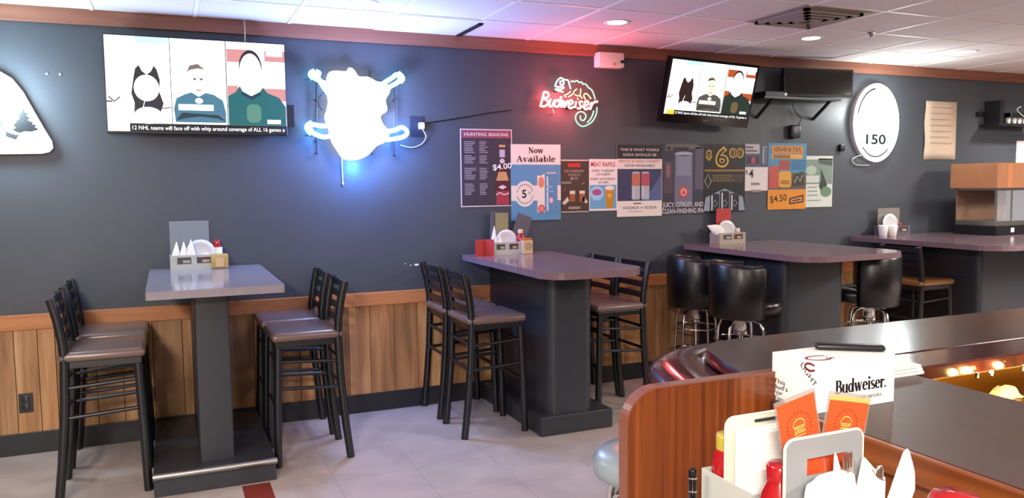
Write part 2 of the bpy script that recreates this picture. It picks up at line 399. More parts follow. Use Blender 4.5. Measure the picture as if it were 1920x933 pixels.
for x in GX:
    if X0 < x < X1: cl.box(x - .011, x + .011, Y1, 0, H - .004, H + .001, 'ceiling_grid')
for j in range(0, 15):
    y = -.555 - .56 * j
    if y > Y1: cl.box(X0, X1, y - .011, y + .011, H - .003, H + .001, 'ceiling_grid')
cl.box(1.90, 1.935, -.46, -.03, H - .012, H + .001, 'dark_gap')      # lifted tile edge
cl.prism([(1.34, -.55), (1.895, -.55), (1.895, -.01), (1.34, -.01)], H - .006, H, 'ceiling_tile')
obj('ceiling', cl, kind='structure')
# wainscot boards
wb = MB(); rn = random.Random(3); x = X0
seams = [on_z(px, 620 + 60, .45).x for px in ()]
while x < X1:
    wd = rn.choice((.09, .12, .145, .17)); wb.box(x + .0015, min(x + wd, X1) - .0015, -.014 - rn.random() * .003, 0, .10, .80, 'plank_wood', rn.random()); x += wd
wb.box(X0, X1, -.006, 0, .1, .8, 'dark_gap')
obj('trim_1', wb, bevel=.0015, kind='structure', tone=True)
obj('trim_2', MB().box(X0, X1, -.028, 0, .738, .828, 'trim_wood'), bevel=.003, kind='structure')
obj('trim_3', MB().box(X0, X1, -.022, 0, 2.512, 2.6, 'crown_wood'), bevel=.002, kind='structure')
obj('baseboard_back', MB().box(X0, X1, -.024, 0, 0, .129, 'baseboard_black'), bevel=.003, kind='structure')

# ------------------------------------------------------------------ lamps
def can_light(x, y, label, power, col=(1, .93, .84)):
    t = thing('recessed_light', label, 'light', (x, y, H), 0, 'recessed ceiling lights')
    obj('trim_ring', MB().lathe([(.062, -.001), (.085, -.006), (.09, -.001)], 'ceiling_grid'), t)
    obj('lens', MB().lathe([(0, -.004), (.062, -.004), (.062, 0)], 'can_glow'), t)
    d = bpy.data.lights.new('can_lamp', 'SPOT'); d.energy = power; d.color = col; d.spot_size = math.radians(150); d.spot_blend = .9; d.shadow_soft_size = .06
    l = bpy.data.objects.new('can_lamp', d); C.objects.link(l); l.parent = t; l.location = (0, 0, -.03)
    return t
can_light(1.086, -.76, 'recessed can light in the ceiling above the crossed-stick neon sign', CAN_POWER)
can_light(2.741, -.79, 'bright round can light in the pink-lit ceiling above the lizard neon', CAN_POWER)
can_light(4.378, -.80, 'round can light in the ceiling beside the square air vent', CAN_POWER)
can_light(6.056, -.78, 'can light in the white-lit ceiling in front of the oval sign', CAN_POWER)
can_light(7.72, -.78, 'can light farthest along the ceiling row', CAN_POWER * 13)
def fill_panel(x, y, label, power, sx=.5, sy=1.1, col=(1, .93, .86)):  # out-of-view area lamp in a ceiling housing, added to fill the room's shadows
    t = thing('ceiling_fill_panel', label, 'light', (x, y, H), 0, 'added ceiling fill panels out of view')
    obj('frame', MB().box(-sx / 2 - .03, sx / 2 + .03, -sy / 2 - .03, sy / 2 + .03, -.02, 0, 'ceiling_grid'), t)
    obj('diffuser', MB().box(-sx / 2, sx / 2, -sy / 2, sy / 2, -.024, -.02, 'white_plastic'), t)
    d = bpy.data.lights.new('fill_lamp', 'AREA'); d.shape = 'RECTANGLE'; d.size = sx; d.size_y = sy; d.energy = power; d.color = col
    l = bpy.data.objects.new('fill_lamp', d); C.objects.link(l); l.parent = t; l.location = (0, 0, -.03)
    return t
fill_panel(-1.3, -7.2, 'added unseen ceiling fill panel at the back of the tiled floor', FILL_POWER * 4.4)
fill_panel(-1.4, -3.6, 'added unseen ceiling fill panel behind the camera over the tiled floor', FILL_POWER * .55)
fill_panel(2.2, -6.6, 'added unseen ceiling fill panel over the back of the bar', FILL_POWER * .75)
fill_panel(5.2, -4.6, 'added unseen ceiling fill panel over the bartender side', FILL_POWER * 1.0)
fill_panel(7.6, -3.4, 'added unseen ceiling fill panel at the far end of the bar', FILL_POWER * 2.2)
can_light(1.0, -4.75, 'can light over the counter with the condiment caddies', BAR_POWER * 1.0, (1, .89, .75))

# ------------------------------------------------------------------ ceiling fittings
t = thing('ceiling_vent', 'square beige ceiling air vent between two can lights', 'vent', (3.80, -1.37, H))
vb = MB(); n0 = .27
vb.box(-.275, .275, -.26, .26, -.006, 0, 'vent_gray'); obj('frame', vb, t)
lv = MB()
for k in range(4):
    r = .23 - .05 * k
    for a, b, c_, d in ((-r, r, -r, -r + .03), (-r, r, r - .03, r), (-r, -r + .03, -r, r), (r - .03, r, -r, r)): lv.box(a, b, c_, d, -.022 - .004 * k, -.006, 'vent_gray')
obj('louvre_ring', lv, t)
sh = MB().lathe([(0, -.035), (.016, -.03), (.012, -.012), (.028, -.008), (.03, 0)], 'chrome'); sh.v = [(x + 4.615, y - 1.133, z + H) for x, y, z in sh.v]
tag(obj('sprinkler_head', sh), 'small shiny sprinkler head in the ceiling near the air vent', 'sprinkler')
e0, e1 = on_y(1120, 97, -.06), on_y(1168, 128, -.06)
t = thing('emergency_light', 'white emergency light box under the ceiling trim above the lizard neon', 'emergency light', ((e0.x + e1.x) / 2, 0, e1.z))
wd, hh = (e1.x - e0.x) / 2, e0.z - e1.z
obj('housing', MB().rbox(-wd, wd, -.085, 0, 0, hh, .012, 'white_plastic'), t, weld=True)
obj('test_button', MB().lathe([(0, 0), (.008, 0), (.008, .006), (0, .006)], 'cap_orange', M=Matrix.Translation((.02, -.085, .022)) @ Matrix.Rotation(PI / 2, 4, 'X')), t)
obj('lamp_slot', MB().box(wd - .035, wd + .003, -.088, -.05, hh * .3, hh * .5, 'black_plastic'), t)

def sign_lamp(t, key, loc, size):
    p, c = GLOW[key]; d = bpy.data.lights.new('sign_lamp', 'POINT'); d.energy = p; d.color = c; d.shadow_soft_size = size
    l = bpy.data.objects.new('sign_lamp', d); C.objects.link(l); l.parent = t; l.location = loc
# ------------------------------------------------------------------ televisions
TICK = '12 NHL teams will face off with whip around coverage of ALL 16 games o'
def tv_screen(a, w_, h, k, warm):
    """the broadcast: three people on video call panes and a ticker strip; u right, v up"""
    W_ = S('#ffffff', 2.0 * k); a.rect(0, 0, w_, h, S('#0a0a10', .3), 1)
    tk = h * .085
    p1, p2 = w_ * .345, w_ * .655
    a.rect(0, tk, p1 - .003, h, W_, 2); a.rect(p1 + .001, tk, p2 - .003, h, W_, 2); a.rect(p2 + .002, tk, w_, h, W_, 2)
    a.rect(w_ * .16, h * .93, p1 - .01, h, S('#c8f4ff', 1.3 * k), 3)
    # pane 1: dark sleeveless top
    top = [(.13, .40), (.145, .57), (.155, .66), (.175, .70), (.19, .64), (.215, .60), (.24, .64), (.255, .70), (.27, .66), (.285, .55), (.28, .42), (.30, .30), (.275, .17), (.14, .17), (.145, .30)]
    a.poly([(u * w_, v * h) for u, v in top], S('#3a3840' if not warm else '#3a1416', .55), 3)
    if not warm: a.ell(.212 * w_, .46 * h, .068 * w_, .14 * h, W_, 4)
    a.line([(.205 * w_, .36 * h), (.19 * w_, .26 * h), (.165 * w_, .2 * h)], .004, W_, 5); a.ell(.215 * w_, .17 * h, .075 * w_, .09 * h, W_, 5)
    a.rect(.0, .30 * h, .03 * w_, .32 * h, S('#8a7f80', .9), 4); a.line([(.01 * w_, .36 * h), (.04 * w_, .31 * h), (.07 * w_, .36 * h)], .008, S('#55454a' if not warm else '#b0401c', .8), 4)
    a.line([(.29 * w_, .25 * h), (.34 * w_, .26 * h)], .006, S('#4a4044', .7), 5)
    # pane 2: face with beard, blue-gray tee
    a.ell(.495 * w_, .53 * h, .045 * w_, .14 * h, S('#fff3ec' if not warm else '#ffe9c4', 1.6 * k), 3)
    a.poly([(.43 * w_, .64 * h), (.45 * w_, .72 * h), (.495 * w_, .74 * h), (.535 * w_, .68 * h), (.495 * w_, .69 * h), (.45 * w_, .67 * h)], S('#8d7a78' if not warm else '#6a4a30', .9), 4)
    for u in (.475, .512): a.ell(u * w_, .575 * h, .008 * w_, .012 * h, S('#7a6a6a', .8), 5)
    a.line([(.482 * w_, .455 * h), (.51 * w_, .455 * h)], .006, S('#c06a5a', .9), 5)
    tee = [(.362, tk / h + .02), (.355, .25), (.37, .36), (.42, .41), (.455, .43), (.495, .385), (.535, .43), (.58, .41), (.63, .35), (.645, .22), (.645, tk / h + .02)]
    a.poly([(u * w_, v * h) for u, v in tee], S('#4f8aa6' if not warm else '#5f5a50', .9), 4)
    a.poly([(u * w_, v * h) for u, v in ((.362, .12), (.40, .21), (.50, .20), (.60, .19), (.645, .12), (.60, .15), (.50, .17), (.42, .15))], S('#2a4a5c' if not warm else '#4a4238', .6), 5)
    a.rect(.38 * w_, .235 * h, .575 * w_, .30 * h, W_, 6); a.ell(.495 * w_, .34 * h, .022 * w_, .03 * h, W_, 6)
    # pane 3: cap, teal jersey, microphone
    rd = S('#f0a0a0' if not warm else '#d0561a', .95)
    a.rect(p2 + .004, .78 * h, .80 * w_, .92 * h, rd, 3); a.rect(.88 * w_, .80 * h, w_, .92 * h, rd, 3); a.rect(.86 * w_, .36 * h, w_, .50 * h, rd, 3); a.rect(p2 + .004, .40 * h, .72 * w_, .52 * h, rd, 3)
    a.rect(.89 * w_, .86 * h, .985 * w_, .92 * h, W_, 4)
    a.ell(.795 * w_, .72 * h, .068 * w_, .20 * h, S('#3a2430', .6), 4); a.ell(.795 * w_, .665 * h, .066 * w_, .215 * h, W_, 5)
    je = [(p2 / w_ + .004, tk / h), (p2 / w_ + .004, .40), (.705, .45), (.73, .52), (.745, .46), (.795, .41), (.845, .46), (.865, .51), (.89, .45), (.96, .40), (.998, .30), (.998, tk / h)]
    a.poly([(u * w_, v * h) for u, v in je], S('#0f8f96' if not warm else '#103c30', .55), 6)
    a.poly([(u * w_, v * h) for u, v in ((.745, .46), (.795, .41), (.845, .46), (.855, .43), (.795, .37), (.735, .43))], S('#1a5068' if not warm else '#1a2c28', .5), 7)
    a.rrect(.765 * w_, .115 * h, .85 * w_, .32 * h, .03 * w_, S('#6fb39c' if not warm else '#8a7048', .7), 8)
    a.rect(.885 * w_, .105 * h, .965 * w_, .15 * h, W_, 8)
    # ticker
    a.rect(0, 0, w_ * .03, tk, W_, 3); a.rect(w_ * .03, 0, w_ * .115, tk, S('#fff4d8' if not warm else '#ffc040', 1.5), 3)
    a.txt(TICK, w_ * .558, tk * .22, tk * .5, W_, 4, width=w_ * .86)
a, b = on_y(188, 62, -.11), on_y(537, 254, -.11)
TX0, TX1, TZ0, TZ1 = -.302, .727, 1.878, 2.455
t = thing('television', 'large flat TV lit with three video callers, on the wall nearest the mountain sign', 'TV', ((TX0 + TX1) / 2, 0, TZ0))
w_, h_ = TX1 - TX0, TZ1 - TZ0
obj('housing', MB().box(-w_ / 2, w_ / 2, -.105, -.06, 0, h_, 'black_plastic'), t, bevel=.004)
ar = Art((-w_ / 2 + .006, -.106, .014)); tv_screen(ar, w_ - .012, h_ - .022, 1.0, False); obj('screen', ar, t, label='lit screen with three video callers and a news ticker')
obj('wall_bracket', MB().box(-.16, .16, -.06, -.002, .16, .42, 'black_metal'), t)
obj('speaker_box', MB().box(w_ / 2 - .01, w_ / 2 + .05, -.055, -.035, .06, .20, 'black_plastic'), t)
c0 = on_y(458, 40, -.012)
tag(obj('white_cable', MB().tube([on_y(458, 38, -.028), on_y(459, 55, -.03), on_y(459, 74, -.02), on_y(459, 90, -.02)], .0045, 'white_plastic')), 'short white cable running up from the large TV to the ceiling', 'cable')
# second TV, tilted on an arm
TL, BL = on_y(1254, 104, -.30), on_y(1237, 228, -.175); TR = on_y(1421, 117, -.30); BR = on_y(1404, 246, -.175)
U = ((TR - TL) + (BR - BL)).normalized(); V = ((TL - BL) + (TR - BR)).normalized(); V = (V - U * V.dot(U)).normalized()
w_, h_ = (TR - TL).length, (TL - BL).length
t = thing('television', 'TV tilted down on a wall arm above the beer posters, lit with three callers', 'TV', BL)
ar = Art((0, 0, 0), U, V); ar.base(w_, h_, .05, 'black_gloss'); obj('housing', ar, t)
ar = Art(U * .02 + V * .065, U, V); ar.O += ar.N * .0005; tv_screen(ar, w_ - .04, h_ - .085, .9, True); obj('screen', ar, t, label='lit screen with three video callers in warm colours')
ar = Art(U * (w_ / 2 - .03) + V * .03, U, V); ar.rect(0, 0, .05, .008, P('#6a6a70'), 1); obj('logo_plate', ar, t)
mid = U * (w_ / 2) + V * (h_ * .5) - U.cross(V) * .05
wy = -BL.y
obj('wall_arm', MB().bar(mid, (mid.x, wy - .01, mid.z - .02), .05, .06, 'black_metal').box(mid.x - .1, mid.x + .1, wy - .012, wy, mid.z - .12, mid.z + .1, 'black_metal'), t)
# switched-off TV farther along
TL, TR, BL = on_y(1476, 140, -.16), on_y(1590, 135, -.16), on_y(1478, 188, -.16)
q0, q1 = on_y(1476, 188, -.16), on_y(1590, 184, -.16)
U = Vector((q1.x - q0.x, -.10, 0)).normalized(); w_ = q1.x - q0.x; h_ = TR.z - q1.z + .012
t = thing('television', 'switched-off black TV on a wall shelf beside the lit oval sign', 'TV', (q0.x, -.12, q1.z))
ar = Art((0, 0, 0), U, (0, 0, 1)); ar.base(w_, h_, .05, 'black_plastic'); obj('housing', ar, t)
ar = Art(Vector((0, 0, .02)) + U * .015, U, (0, 0, 1)); ar.O += ar.N * .001; ar.rect(0, 0, w_ - .03, h_ - .035, 'black_gloss'); obj('screen', ar, t)
ar = Art(U * (w_ - .07) + Vector((0, 0, .028)), U, (0, 0, 1)); ar.O += ar.N * .001; ar.rect(0, 0, .04, .006, P('#b0b0b8'), 2); obj('logo_plate', ar, t)
obj('wall_bracket', MB().box(.2, .36, .0, .12, .06, .16, 'black_metal'), t)
s0, s1 = on_y(1418, 196, -.12), on_y(1560, 191, -.12)
t = thing('wall_shelf', 'thin black wall shelf running between the tilted TV and the dark TV', 'shelf', (s0.x, 0, q1.z - .035))
L_ = s1.x - s0.x
obj('shelf_board', MB().box(0, L_, -.22, 0, 0, .018, 'black_metal'), t)
obj('shelf_bracket', MB().bar((.1, -.2, 0), (.1, -.005, -.14), .02, .02, 'black_metal'), t); obj('shelf_bracket', MB().bar((L_ - .1, -.2, 0), (L_ - .1, -.005, -.14), .02, .02, 'black_metal'), t)
t = thing('cable_box', 'small black cable box with a white light on the wall shelf', 'cable box', (q0.x - .10, -.12, q1.z - .017))
obj('case', MB().box(-.17, .06, -.09, .08, 0, .04, 'black_plastic'), t, bevel=.003); obj('indicator_light', MB().box(.03, .045, -.092, -.09, .012, .026, 'led_white'), t)
g0 = on_y(1488, 248, -.02)
t = thing('plug_adapter', 'small black plug adapter on the wall above the tea poster, wire rising from it', 'adapter', (g0.x, 0, g0.z - .05))
obj('adapter_body', MB().rbox(-.05, .05, -.06, 0, 0, .11, .012, 'black_plastic'), t, weld=True)
obj('wire', MB().tube(smooth([(.02, -.04, .1), (.05, -.05, .16), (.02, -.04, .2), (-.02, -.03, .27), (.0, -.02, .34)]), .004, 'black_plastic'), t)
g0 = on_y(1577, 277, -.01)
tag(obj('wall_plug', MB().rbox(g0.x - .025, g0.x + .025, -.035, 0, g0.z - .03, g0.z + .03, .008, 'black_plastic'), weld=True), 'little black plug on the wall just before the lit oval sign', 'plug')

# ------------------------------------------------------------------ neon signs
def wp(px, py, off=.05): return on_y(px, py, -off)
def poly_wall(pts, y0, y1, m, mb=None):         # polygon given by (x, z) standing on the wall
    mb = mb or MB(); M = Matrix(((1, 0, 0, 0), (0, 0, -1, 0), (0, 1, 0, 0), (0, 0, 0, 1)))
    return mb.prism(pts, y0, y1, m, M)
# mountain sign
pts = [(0, 133), (22, 146), (42, 170), (62, 205), (82, 240), (97, 264), (99, 277), (92, 285), (78, 288), (0, 289)]
q = [(wp(*p).x, wp(*p).z) for p in pts]; xm = wp(-45, 200).x
full = q + [(2 * xm - x, z) for x, z in reversed(q)]
bz = min(z for x, z in full)
t = thing('mountain_sign', 'lit white mountain-shaped sign with a dark pine tree, at the end of the wall', 'sign', (xm, 0, bz))
lo = [(x - xm, z - bz) for x, z in full]
obj('backing', poly_wall(lo, .0, .035, 'white_plastic'), t)
obj('light_panel', poly_wall([(x * .985, z * .985 + .004) for x, z in lo], .035, .05, 'mountain_white'), t)
def loc2(px, py): p_ = wp(px, py); return (p_.x - xm, p_.z - bz)
tr = []
steps = [(43.5, 203), (47, 211), (54, 214), (49, 216), (56, 222), (51, 225), (63, 230), (60, 233), (69, 234), (65, 238), (73, 242), (66, 245), (58, 247), (46, 246), (38, 249), (30, 247), (23, 242), (30, 240), (25, 234), (31, 229), (29, 227), (37, 222), (33, 221), (39, 215), (34, 214), (41, 210)]
obj('pine_tree', poly_wall([loc2(*p) for p in steps], .0502, .054, P('#0c0f14')), t, label='dark slate pine tree cut-out')
hut = MB(); poly_wall([loc2(*p) for p in ((8, 236), (12, 247), (30, 253), (36, 252), (30, 262), (12, 256))], .0502, .053, P('#2a2a2c'), hut); poly_wall([loc2(*p) for p in ((-1, 221), (4, 226), (3, 236), (-1, 238))], .0502, .053, S('#39a8e0', 1.0), hut)
obj('cabin', hut, t)
obj('tube_border', MB().tube([(x * .93, -.06, z * .93 + .014) for x, z in lo], .006, 'neon_white', closed=True), t)

sign_lamp(t, 'mountain', (.1, -.24, .3), .1)
# crossed-stick sign
bp = wp(670, 296).x, wp(670, 296).z
t = thing('neon_sign', 'glaring white and blue neon sign with crossed sticks on a black rod frame', 'neon sign', (bp[0], 0, bp[1]))
def L3(px, py, off): p_ = wp(px, py, off); return Vector((p_.x - bp[0], p_.y, p_.z - bp[1]))
z8 = lambda x, y: (560 + x / 3.8875, 110 + y / 3.8875)
blob = [(215, 110), (255, 92), (345, 95), (362, 68), (385, 75), (405, 100), (430, 132), (505, 138), (560, 168), (630, 185), (660, 230), (625, 300), (638, 375), (590, 415), (605, 480), (650, 540), (640, 600), (560, 640), (505, 700), (430, 735), (330, 730), (275, 660), (235, 590), (215, 500), (190, 430), (205, 370), (215, 300), (195, 210)]
bl = smooth([(*z8(*p), 0) for p in blob], 3, True)
lo = [(L3(p.x, p.y, .06).x, L3(p.x, p.y, .06).z) for p in bl]
obj('light_panel', poly_wall(lo, .05, .062, 'neon_panel'), t)
nt = MB(); cx = sum(p[0] for p in lo) / len(lo); cz = sum(p[1] for p in lo) / len(lo)
for k in (.97, .72, .46, .22): nt.tube([(cx + (x - cx) * k, -.078, cz + (z - cz) * k) for x, z in lo], .008, 'neon_white', 6, closed=True)
obj('white_tube', nt, t)
def stick(pts, mname, nm):
    w3 = smooth([L3(*z8(*p), .085) for p in pts], 5); obj(nm, MB().tube(w3, .015 if mname == 'neon_blue' else .022, mname, 8), t)
stick([(125, 100), (105, 125), (130, 150), (220, 195), (330, 300), (450, 430), (560, 520), (680, 525), (750, 500), (790, 530), (770, 565), (690, 585), (600, 590), (520, 560), (400, 450), (280, 330), (190, 220), (140, 130), (150, 105), (125, 92)], 'neon_blue', 'stick_tube')
stick([(730, 120), (750, 145), (700, 185), (600, 240), (500, 330), (400, 430), (300, 520), (200, 570), (110, 545), (75, 510), (100, 480), (180, 490), (280, 470), (380, 390), (480, 290), (580, 205), (680, 140), (715, 115), (745, 130)], 'neon_blue', 'stick_tube')
stick([(118, 96), (92, 112), (112, 142)], 'neon_cyan', 'tip_tube'); stick([(720, 108), (752, 140), (735, 165)], 'neon_cyan', 'tip_tube'); stick([(100, 470), (65, 500), (100, 545)], 'neon_cyan', 'tip_tube')
fr = MB()
for x_, ya, yb in ((130, 160, 690), (697, 200, 705), (530, 640, 695), (518, 85, 140)): fr.tube([L3(*z8(x_, ya), .045), L3(*z8(x_, yb), .045)], .005, 'black_metal', 6)
for x_, y_ in ((130, 690), (530, 695), (697, 705)): fr.tube([L3(*z8(x_ - 10, y_), .045), L3(*z8(x_ + 8, y_), .01)], .005, 'black_metal', 6)
for ya in (150, 560): fr.tube([L3(*z8(45, ya), .045), L3(*z8(700, ya + 10), .045)], .005, 'black_metal', 6)
for x_, y_ in ((130, 300), (697, 300), (130, 600), (697, 600)): fr.tube([L3(*z8(x_, y_), .045), Vector((L3(*z8(x_, y_), .045).x, 0, L3(*z8(x_, y_), .045).z))], .006, 'black_metal', 6)
fr.tube([L3(*z8(x_, y_), .05) for x_, y_ in smooth([(205, 228, 0), (165, 265, 0), (148, 310, 0), (155, 350, 0), (175, 375, 0)], 4) and [(p.x, p.y) for p in smooth([(205, 228, 0), (165, 265, 0), (148, 310, 0), (155, 350, 0), (175, 375, 0)], 4)]], .004, 'black_metal', 6)
obj('frame_rod', fr, t)
obj('pull_cord', MB().tube([L3(641, 290, .02), L3(642, 320, .012), L3(643, 345, .012)], .003, 'white_plastic', 6).lathe([(0, 0), (.006, .004), (.006, .016), (0, .02)], 'white_plastic', o=tuple(L3(643, 347, .012)), n=10), t)
sign_lamp(t, 'sticks', (.02, -.26, .27), .09); sign_lamp(t, 'tips', (-.26, -.13, .16), .04); sign_lamp(t, 'tips', (.26, -.13, .14), .04); sign_lamp(t, 'tips', (0, -.13, -.06), .04)
# outlet with cord
o0 = on_y(781, 237, -.0); t = thing('wall_outlet', 'dark wall outlet with a white plug, beside the crossed-stick neon sign', 'outlet', (o0.x, 0, o0.z - .07))
obj('cover_plate', MB().box(-.05, .05, -.008, 0, 0, .14, P('#2c3040')), t, bevel=.002); obj('plug', MB().rbox(.01, .045, -.05, -.008, .05, .095, .005, 'white_plastic'), t, weld=True)
obj('cord', MB().tube(smooth([(.03, -.04, .05), (.06, -.02, .0), (.03, -.012, -.05), (-.04, -.012, -.075), (-.12, -.012, -.06)]), .003, 'white_plastic'), t)
tag(obj('black_cable', MB().tube([on_y(x_, y_, -.008) for x_, y_ in ((793, 231), (830, 226), (870, 220), (915, 212), (960, 206))], .004, 'black_plastic', 6)), 'black cable running along the wall from the outlet toward the lizard neon', 'cable')
# lizard neon
zc = lambda x, y: (1000 + x / 7.77, 130 + y / 7.77)
b0 = wp(1065, 238); t = thing('neon_sign', 'red script neon beer sign with a green lizard curled above it', 'neon sign', (b0.x, 0, b0.z))
def L4(x, y, off=.06): p_ = wp(*zc(x, y), off); return Vector((p_.x - b0.x, p_.y, p_.z - b0.z))
def neon(nm, lines, m, off=.06, r=.0048, par=None):
    g = MB()
    for l in lines: g.tube([L4(p.x, p.y, off) for p in smooth([(*q_, 0) for q_ in l], 5)], r, m, 7)
    return obj(nm, g, t)
neon('lizard_head_tube', [[(435, 330), (335, 300), (330, 285), (400, 290), (445, 260), (330, 250), (325, 215), (355, 155), (400, 125), (450, 150), (505, 160), (525, 220), (545, 285)], [(390, 165), (395, 210), (415, 230), (440, 215), (440, 180), (410, 165)]], 'neon_mint', r=.0055)
neon('lizard_back_tube', [[(545, 182), (575, 168), (600, 180), (635, 165), (670, 190), (705, 185), (725, 215), (765, 215), (800, 262), (850, 300), (880, 365), (900, 435)]], 'neon_green')
neon('lizard_tail_tube', [[(925, 550), (920, 640), (880, 730), (820, 790), (720, 830), (650, 790), (615, 720), (630, 650), (690, 615), (750, 640), (765, 690), (735, 740), (690, 730), (685, 675)], [(880, 600), (865, 660), (830, 725), (785, 775)]], 'neon_green')
neon('lizard_leg_tube', [[(545, 320), (500, 355), (450, 380), (480, 400)], [(635, 285), (600, 310), (570, 360), (510, 400)], [(690, 280), (690, 330), (680, 380), (715, 420)], [(600, 365), (650, 385), (690, 375)], [(760, 440), (735, 380), (765, 350), (810, 385), (840, 430)]], 'neon_yellow')
SCRIPT = [[(105, 530), (140, 400), (160, 330), (215, 345), (215, 400), (150, 425), (205, 450), (205, 510), (150, 540), (95, 525)],
          [(255, 430), (235, 500), (245, 540), (280, 525), (305, 440), (290, 540)], [(370, 455), (325, 460), (310, 520), (340, 545), (375, 510), (405, 390), (380, 545)],
          [(425, 450), (410, 545), (455, 470), (450, 550), (500, 455)], [(520, 520), (570, 490), (560, 450), (525, 465), (515, 540), (545, 565), (585, 545)],
          [(625, 465), (605, 560)], [(645, 430), (650, 425)], [(715, 470), (675, 475), (680, 515), (700, 545), (665, 570), (640, 560)],
          [(745, 540), (800, 505), (790, 465), (755, 475), (735, 545), (765, 580), (810, 560)], [(850, 480), (825, 585), (850, 520), (890, 475), (935, 470)]]
neon('script_tube', SCRIPT, 'neon_red', .07, .0085)
obj('frame_rod', MB().tube([L4(290, 560, .05), L4(295, 640, .05), L4(295, 640, .0)], .004, 'white_plastic', 6).tube([L4(120, 440, .045), L4(900, 520, .045)], .004, 'black_metal', 6).tube([L4(640, 480, .045), L4(640, 480, 0)], .005, 'black_metal', 6).tube([L4(330, 330, .045), L4(330, 330, 0)], .005, 'black_metal', 6), t)
obj('transformer', MB().rbox(L4(500, 480).x, L4(800, 480).x, -.035, 0, L4(500, 560).z, L4(500, 480).z, .006, 'black_plastic'), t, weld=True)
sign_lamp(t, 'lizard', (0, -.20, .20), .06)
# oval sign
cpt = on_y(1644, 230, -.06); rx = (on_y(1685, 230, -.06).x - on_y(1603, 230, -.06).x) / 2; rz = (on_y(1644, 157, -.06).z - on_y(1644, 302, -.06).z) / 2
t = thing('oval_sign', 'tall oval lit white sign with a number near its foot', 'sign', (cpt.x, 0, cpt.z - rz))
obj('backing', poly_wall(arc(0, rz, rx, rz, 0, 352.5, 47), 0, .045, 'white_plastic'), t)
obj('light_panel', poly_wall(arc(0, rz, rx * .985, rz * .985, 0, 352.5, 47), .045, .055, 'sign_white'), t)
ar = Art((0, -.0556, rz)); ar.line(arc(0, 0, rx * .86, rz * .88, 95, 165), .012, 'sign_ink', 1); ar.line(arc(0, 0, rx * .86, rz * .88, 225, 310), .010, 'sign_ink', 1)
ar.txt('150', 0, -rz * .55, .085, 'sign_ink', 1, width=.24, bold=.015); obj('sign_face', ar, t)
obj('tube_border', MB().tube([(p[0], -.058, p[1]) for p in arc(0, rz, rx * .99, rz * .99, 0, 352.5, 47)], .009, 'neon_white', 6, closed=True), t)
obj('cord', MB().tube(smooth([(-rx * .5, -.03, .06), (-rx * .9, -.02, .02), (-rx * .7, -.012, -.03), (-rx * .1, -.012, -.035)]), .004, 'white_plastic', 6), t)

sign_lamp(t, 'oval', (0, -.34, rz + .12), .08)
# ------------------------------------------------------------------ posters
def poster(name, label, tl, br, base, layer, k):
    a, b = on_y(*tl, 0), on_y(*br, 0); w_, h = b.x - a.x, a.z - b.z
    ar = Art((a.x, -.003 - .002 * k, b.z)); ar.base(w_, h, .0015, base)
    layer(ar, w_, h)
    return tag(obj(name, ar), label, 'poster', 'beer posters taped along the wall')
WH, BK = '#e9dfd6', '#141318'
def can_art(a, u, v, w_, h, body, top='#b9b9c0', l=3):
    a.poly([(u - w_ * .5, v + h * .06), (u - w_ * .42, v), (u + w_ * .42, v), (u + w_ * .5, v + h * .06), (u + w_ * .5, v + h * .92), (u + w_ * .4, v + h), (u - w_ * .4, v + h), (u - w_ * .5, v + h * .92)], body, l)
    a.rect(u - w_ * .38, v + h * .96, u + w_ * .38, v + h, P(top), l + 1); a.rect(u - w_ * .36, v + h * .08, u - w_ * .22, v + h * .9, P('#c9d3dd'), l + 1)
def p_hunt(a, w_, h):
    a.rect(.008, .008, w_ - .008, h - .008, P('#3f3740'), 1); a.rect(.012, h * .885, w_ - .012, h * .985, P('#8e4a58'), 2)
    a.txt('HUNTING SEASONS', w_ / 2, h * .912, h * .04, P('#efe3dd'), 3, width=w_ * .84, bold=.01)
    for i, v in enumerate((.84, .66, .50, .30)):
        a.bars(.03, v * h, w_ * .30, 7 if i != 1 else 5, .0125, .005, P('#a79ba3'), 2, i); a.bars(w_ * .36, v * h, w_ * .54, 7 if i != 1 else 5, .0125, .005, P('#a79ba3'), 2, i + 9)
    u = w_ * .80; bt = [(u - .05, .012), (u - .052, h * .36), (u - .03, h * .50), (u - .021, h * .60), (u - .021, h * .79), (u + .021, h * .79), (u + .021, h * .60), (u + .03, h * .50), (u + .052, h * .36), (u + .05, .012)]
    a.poly(bt, P('#5a1f2a'), 3); a.rect(u - .022, h * .64, u + .022, h * .74, P('#b9b3c4'), 4); a.rect(u - .025, h * .77, u + .025, h * .80, P('#c9a070'), 4); a.ell(u, h * .59, .02, .018, P('#cfc4cc'), 4)
    a.poly([(u - .05, h * .335), (u - .03, h * .45), (u + .03, h * .45), (u + .05, h * .335)], P('#c79a66'), 4); a.poly([(u - .035, h * .25), (u, h * .28), (u + .035, h * .25), (u, h * .22)], P('#d9cdd0'), 5)
    a.rect(u - .05, .012, u + .05, h * .20, P('#a33a4a'), 4); a.line([(u - .05, h * .15), (u - .02, h * .18), (u + .01, h * .15), (u + .05, h * .17)], .008, P('#e4cfc8'), 5)
    a.txt('$4.00', w_ * .80, h * .485, h * .072, P('#ffffff'), 7, width=w_ * .37, rot=.10, bold=.014)
poster('poster', 'dark hunting seasons poster with a red beer bottle and a price', (862, 241), (961, 386), P('#d8cdd0'), p_hunt, 0)
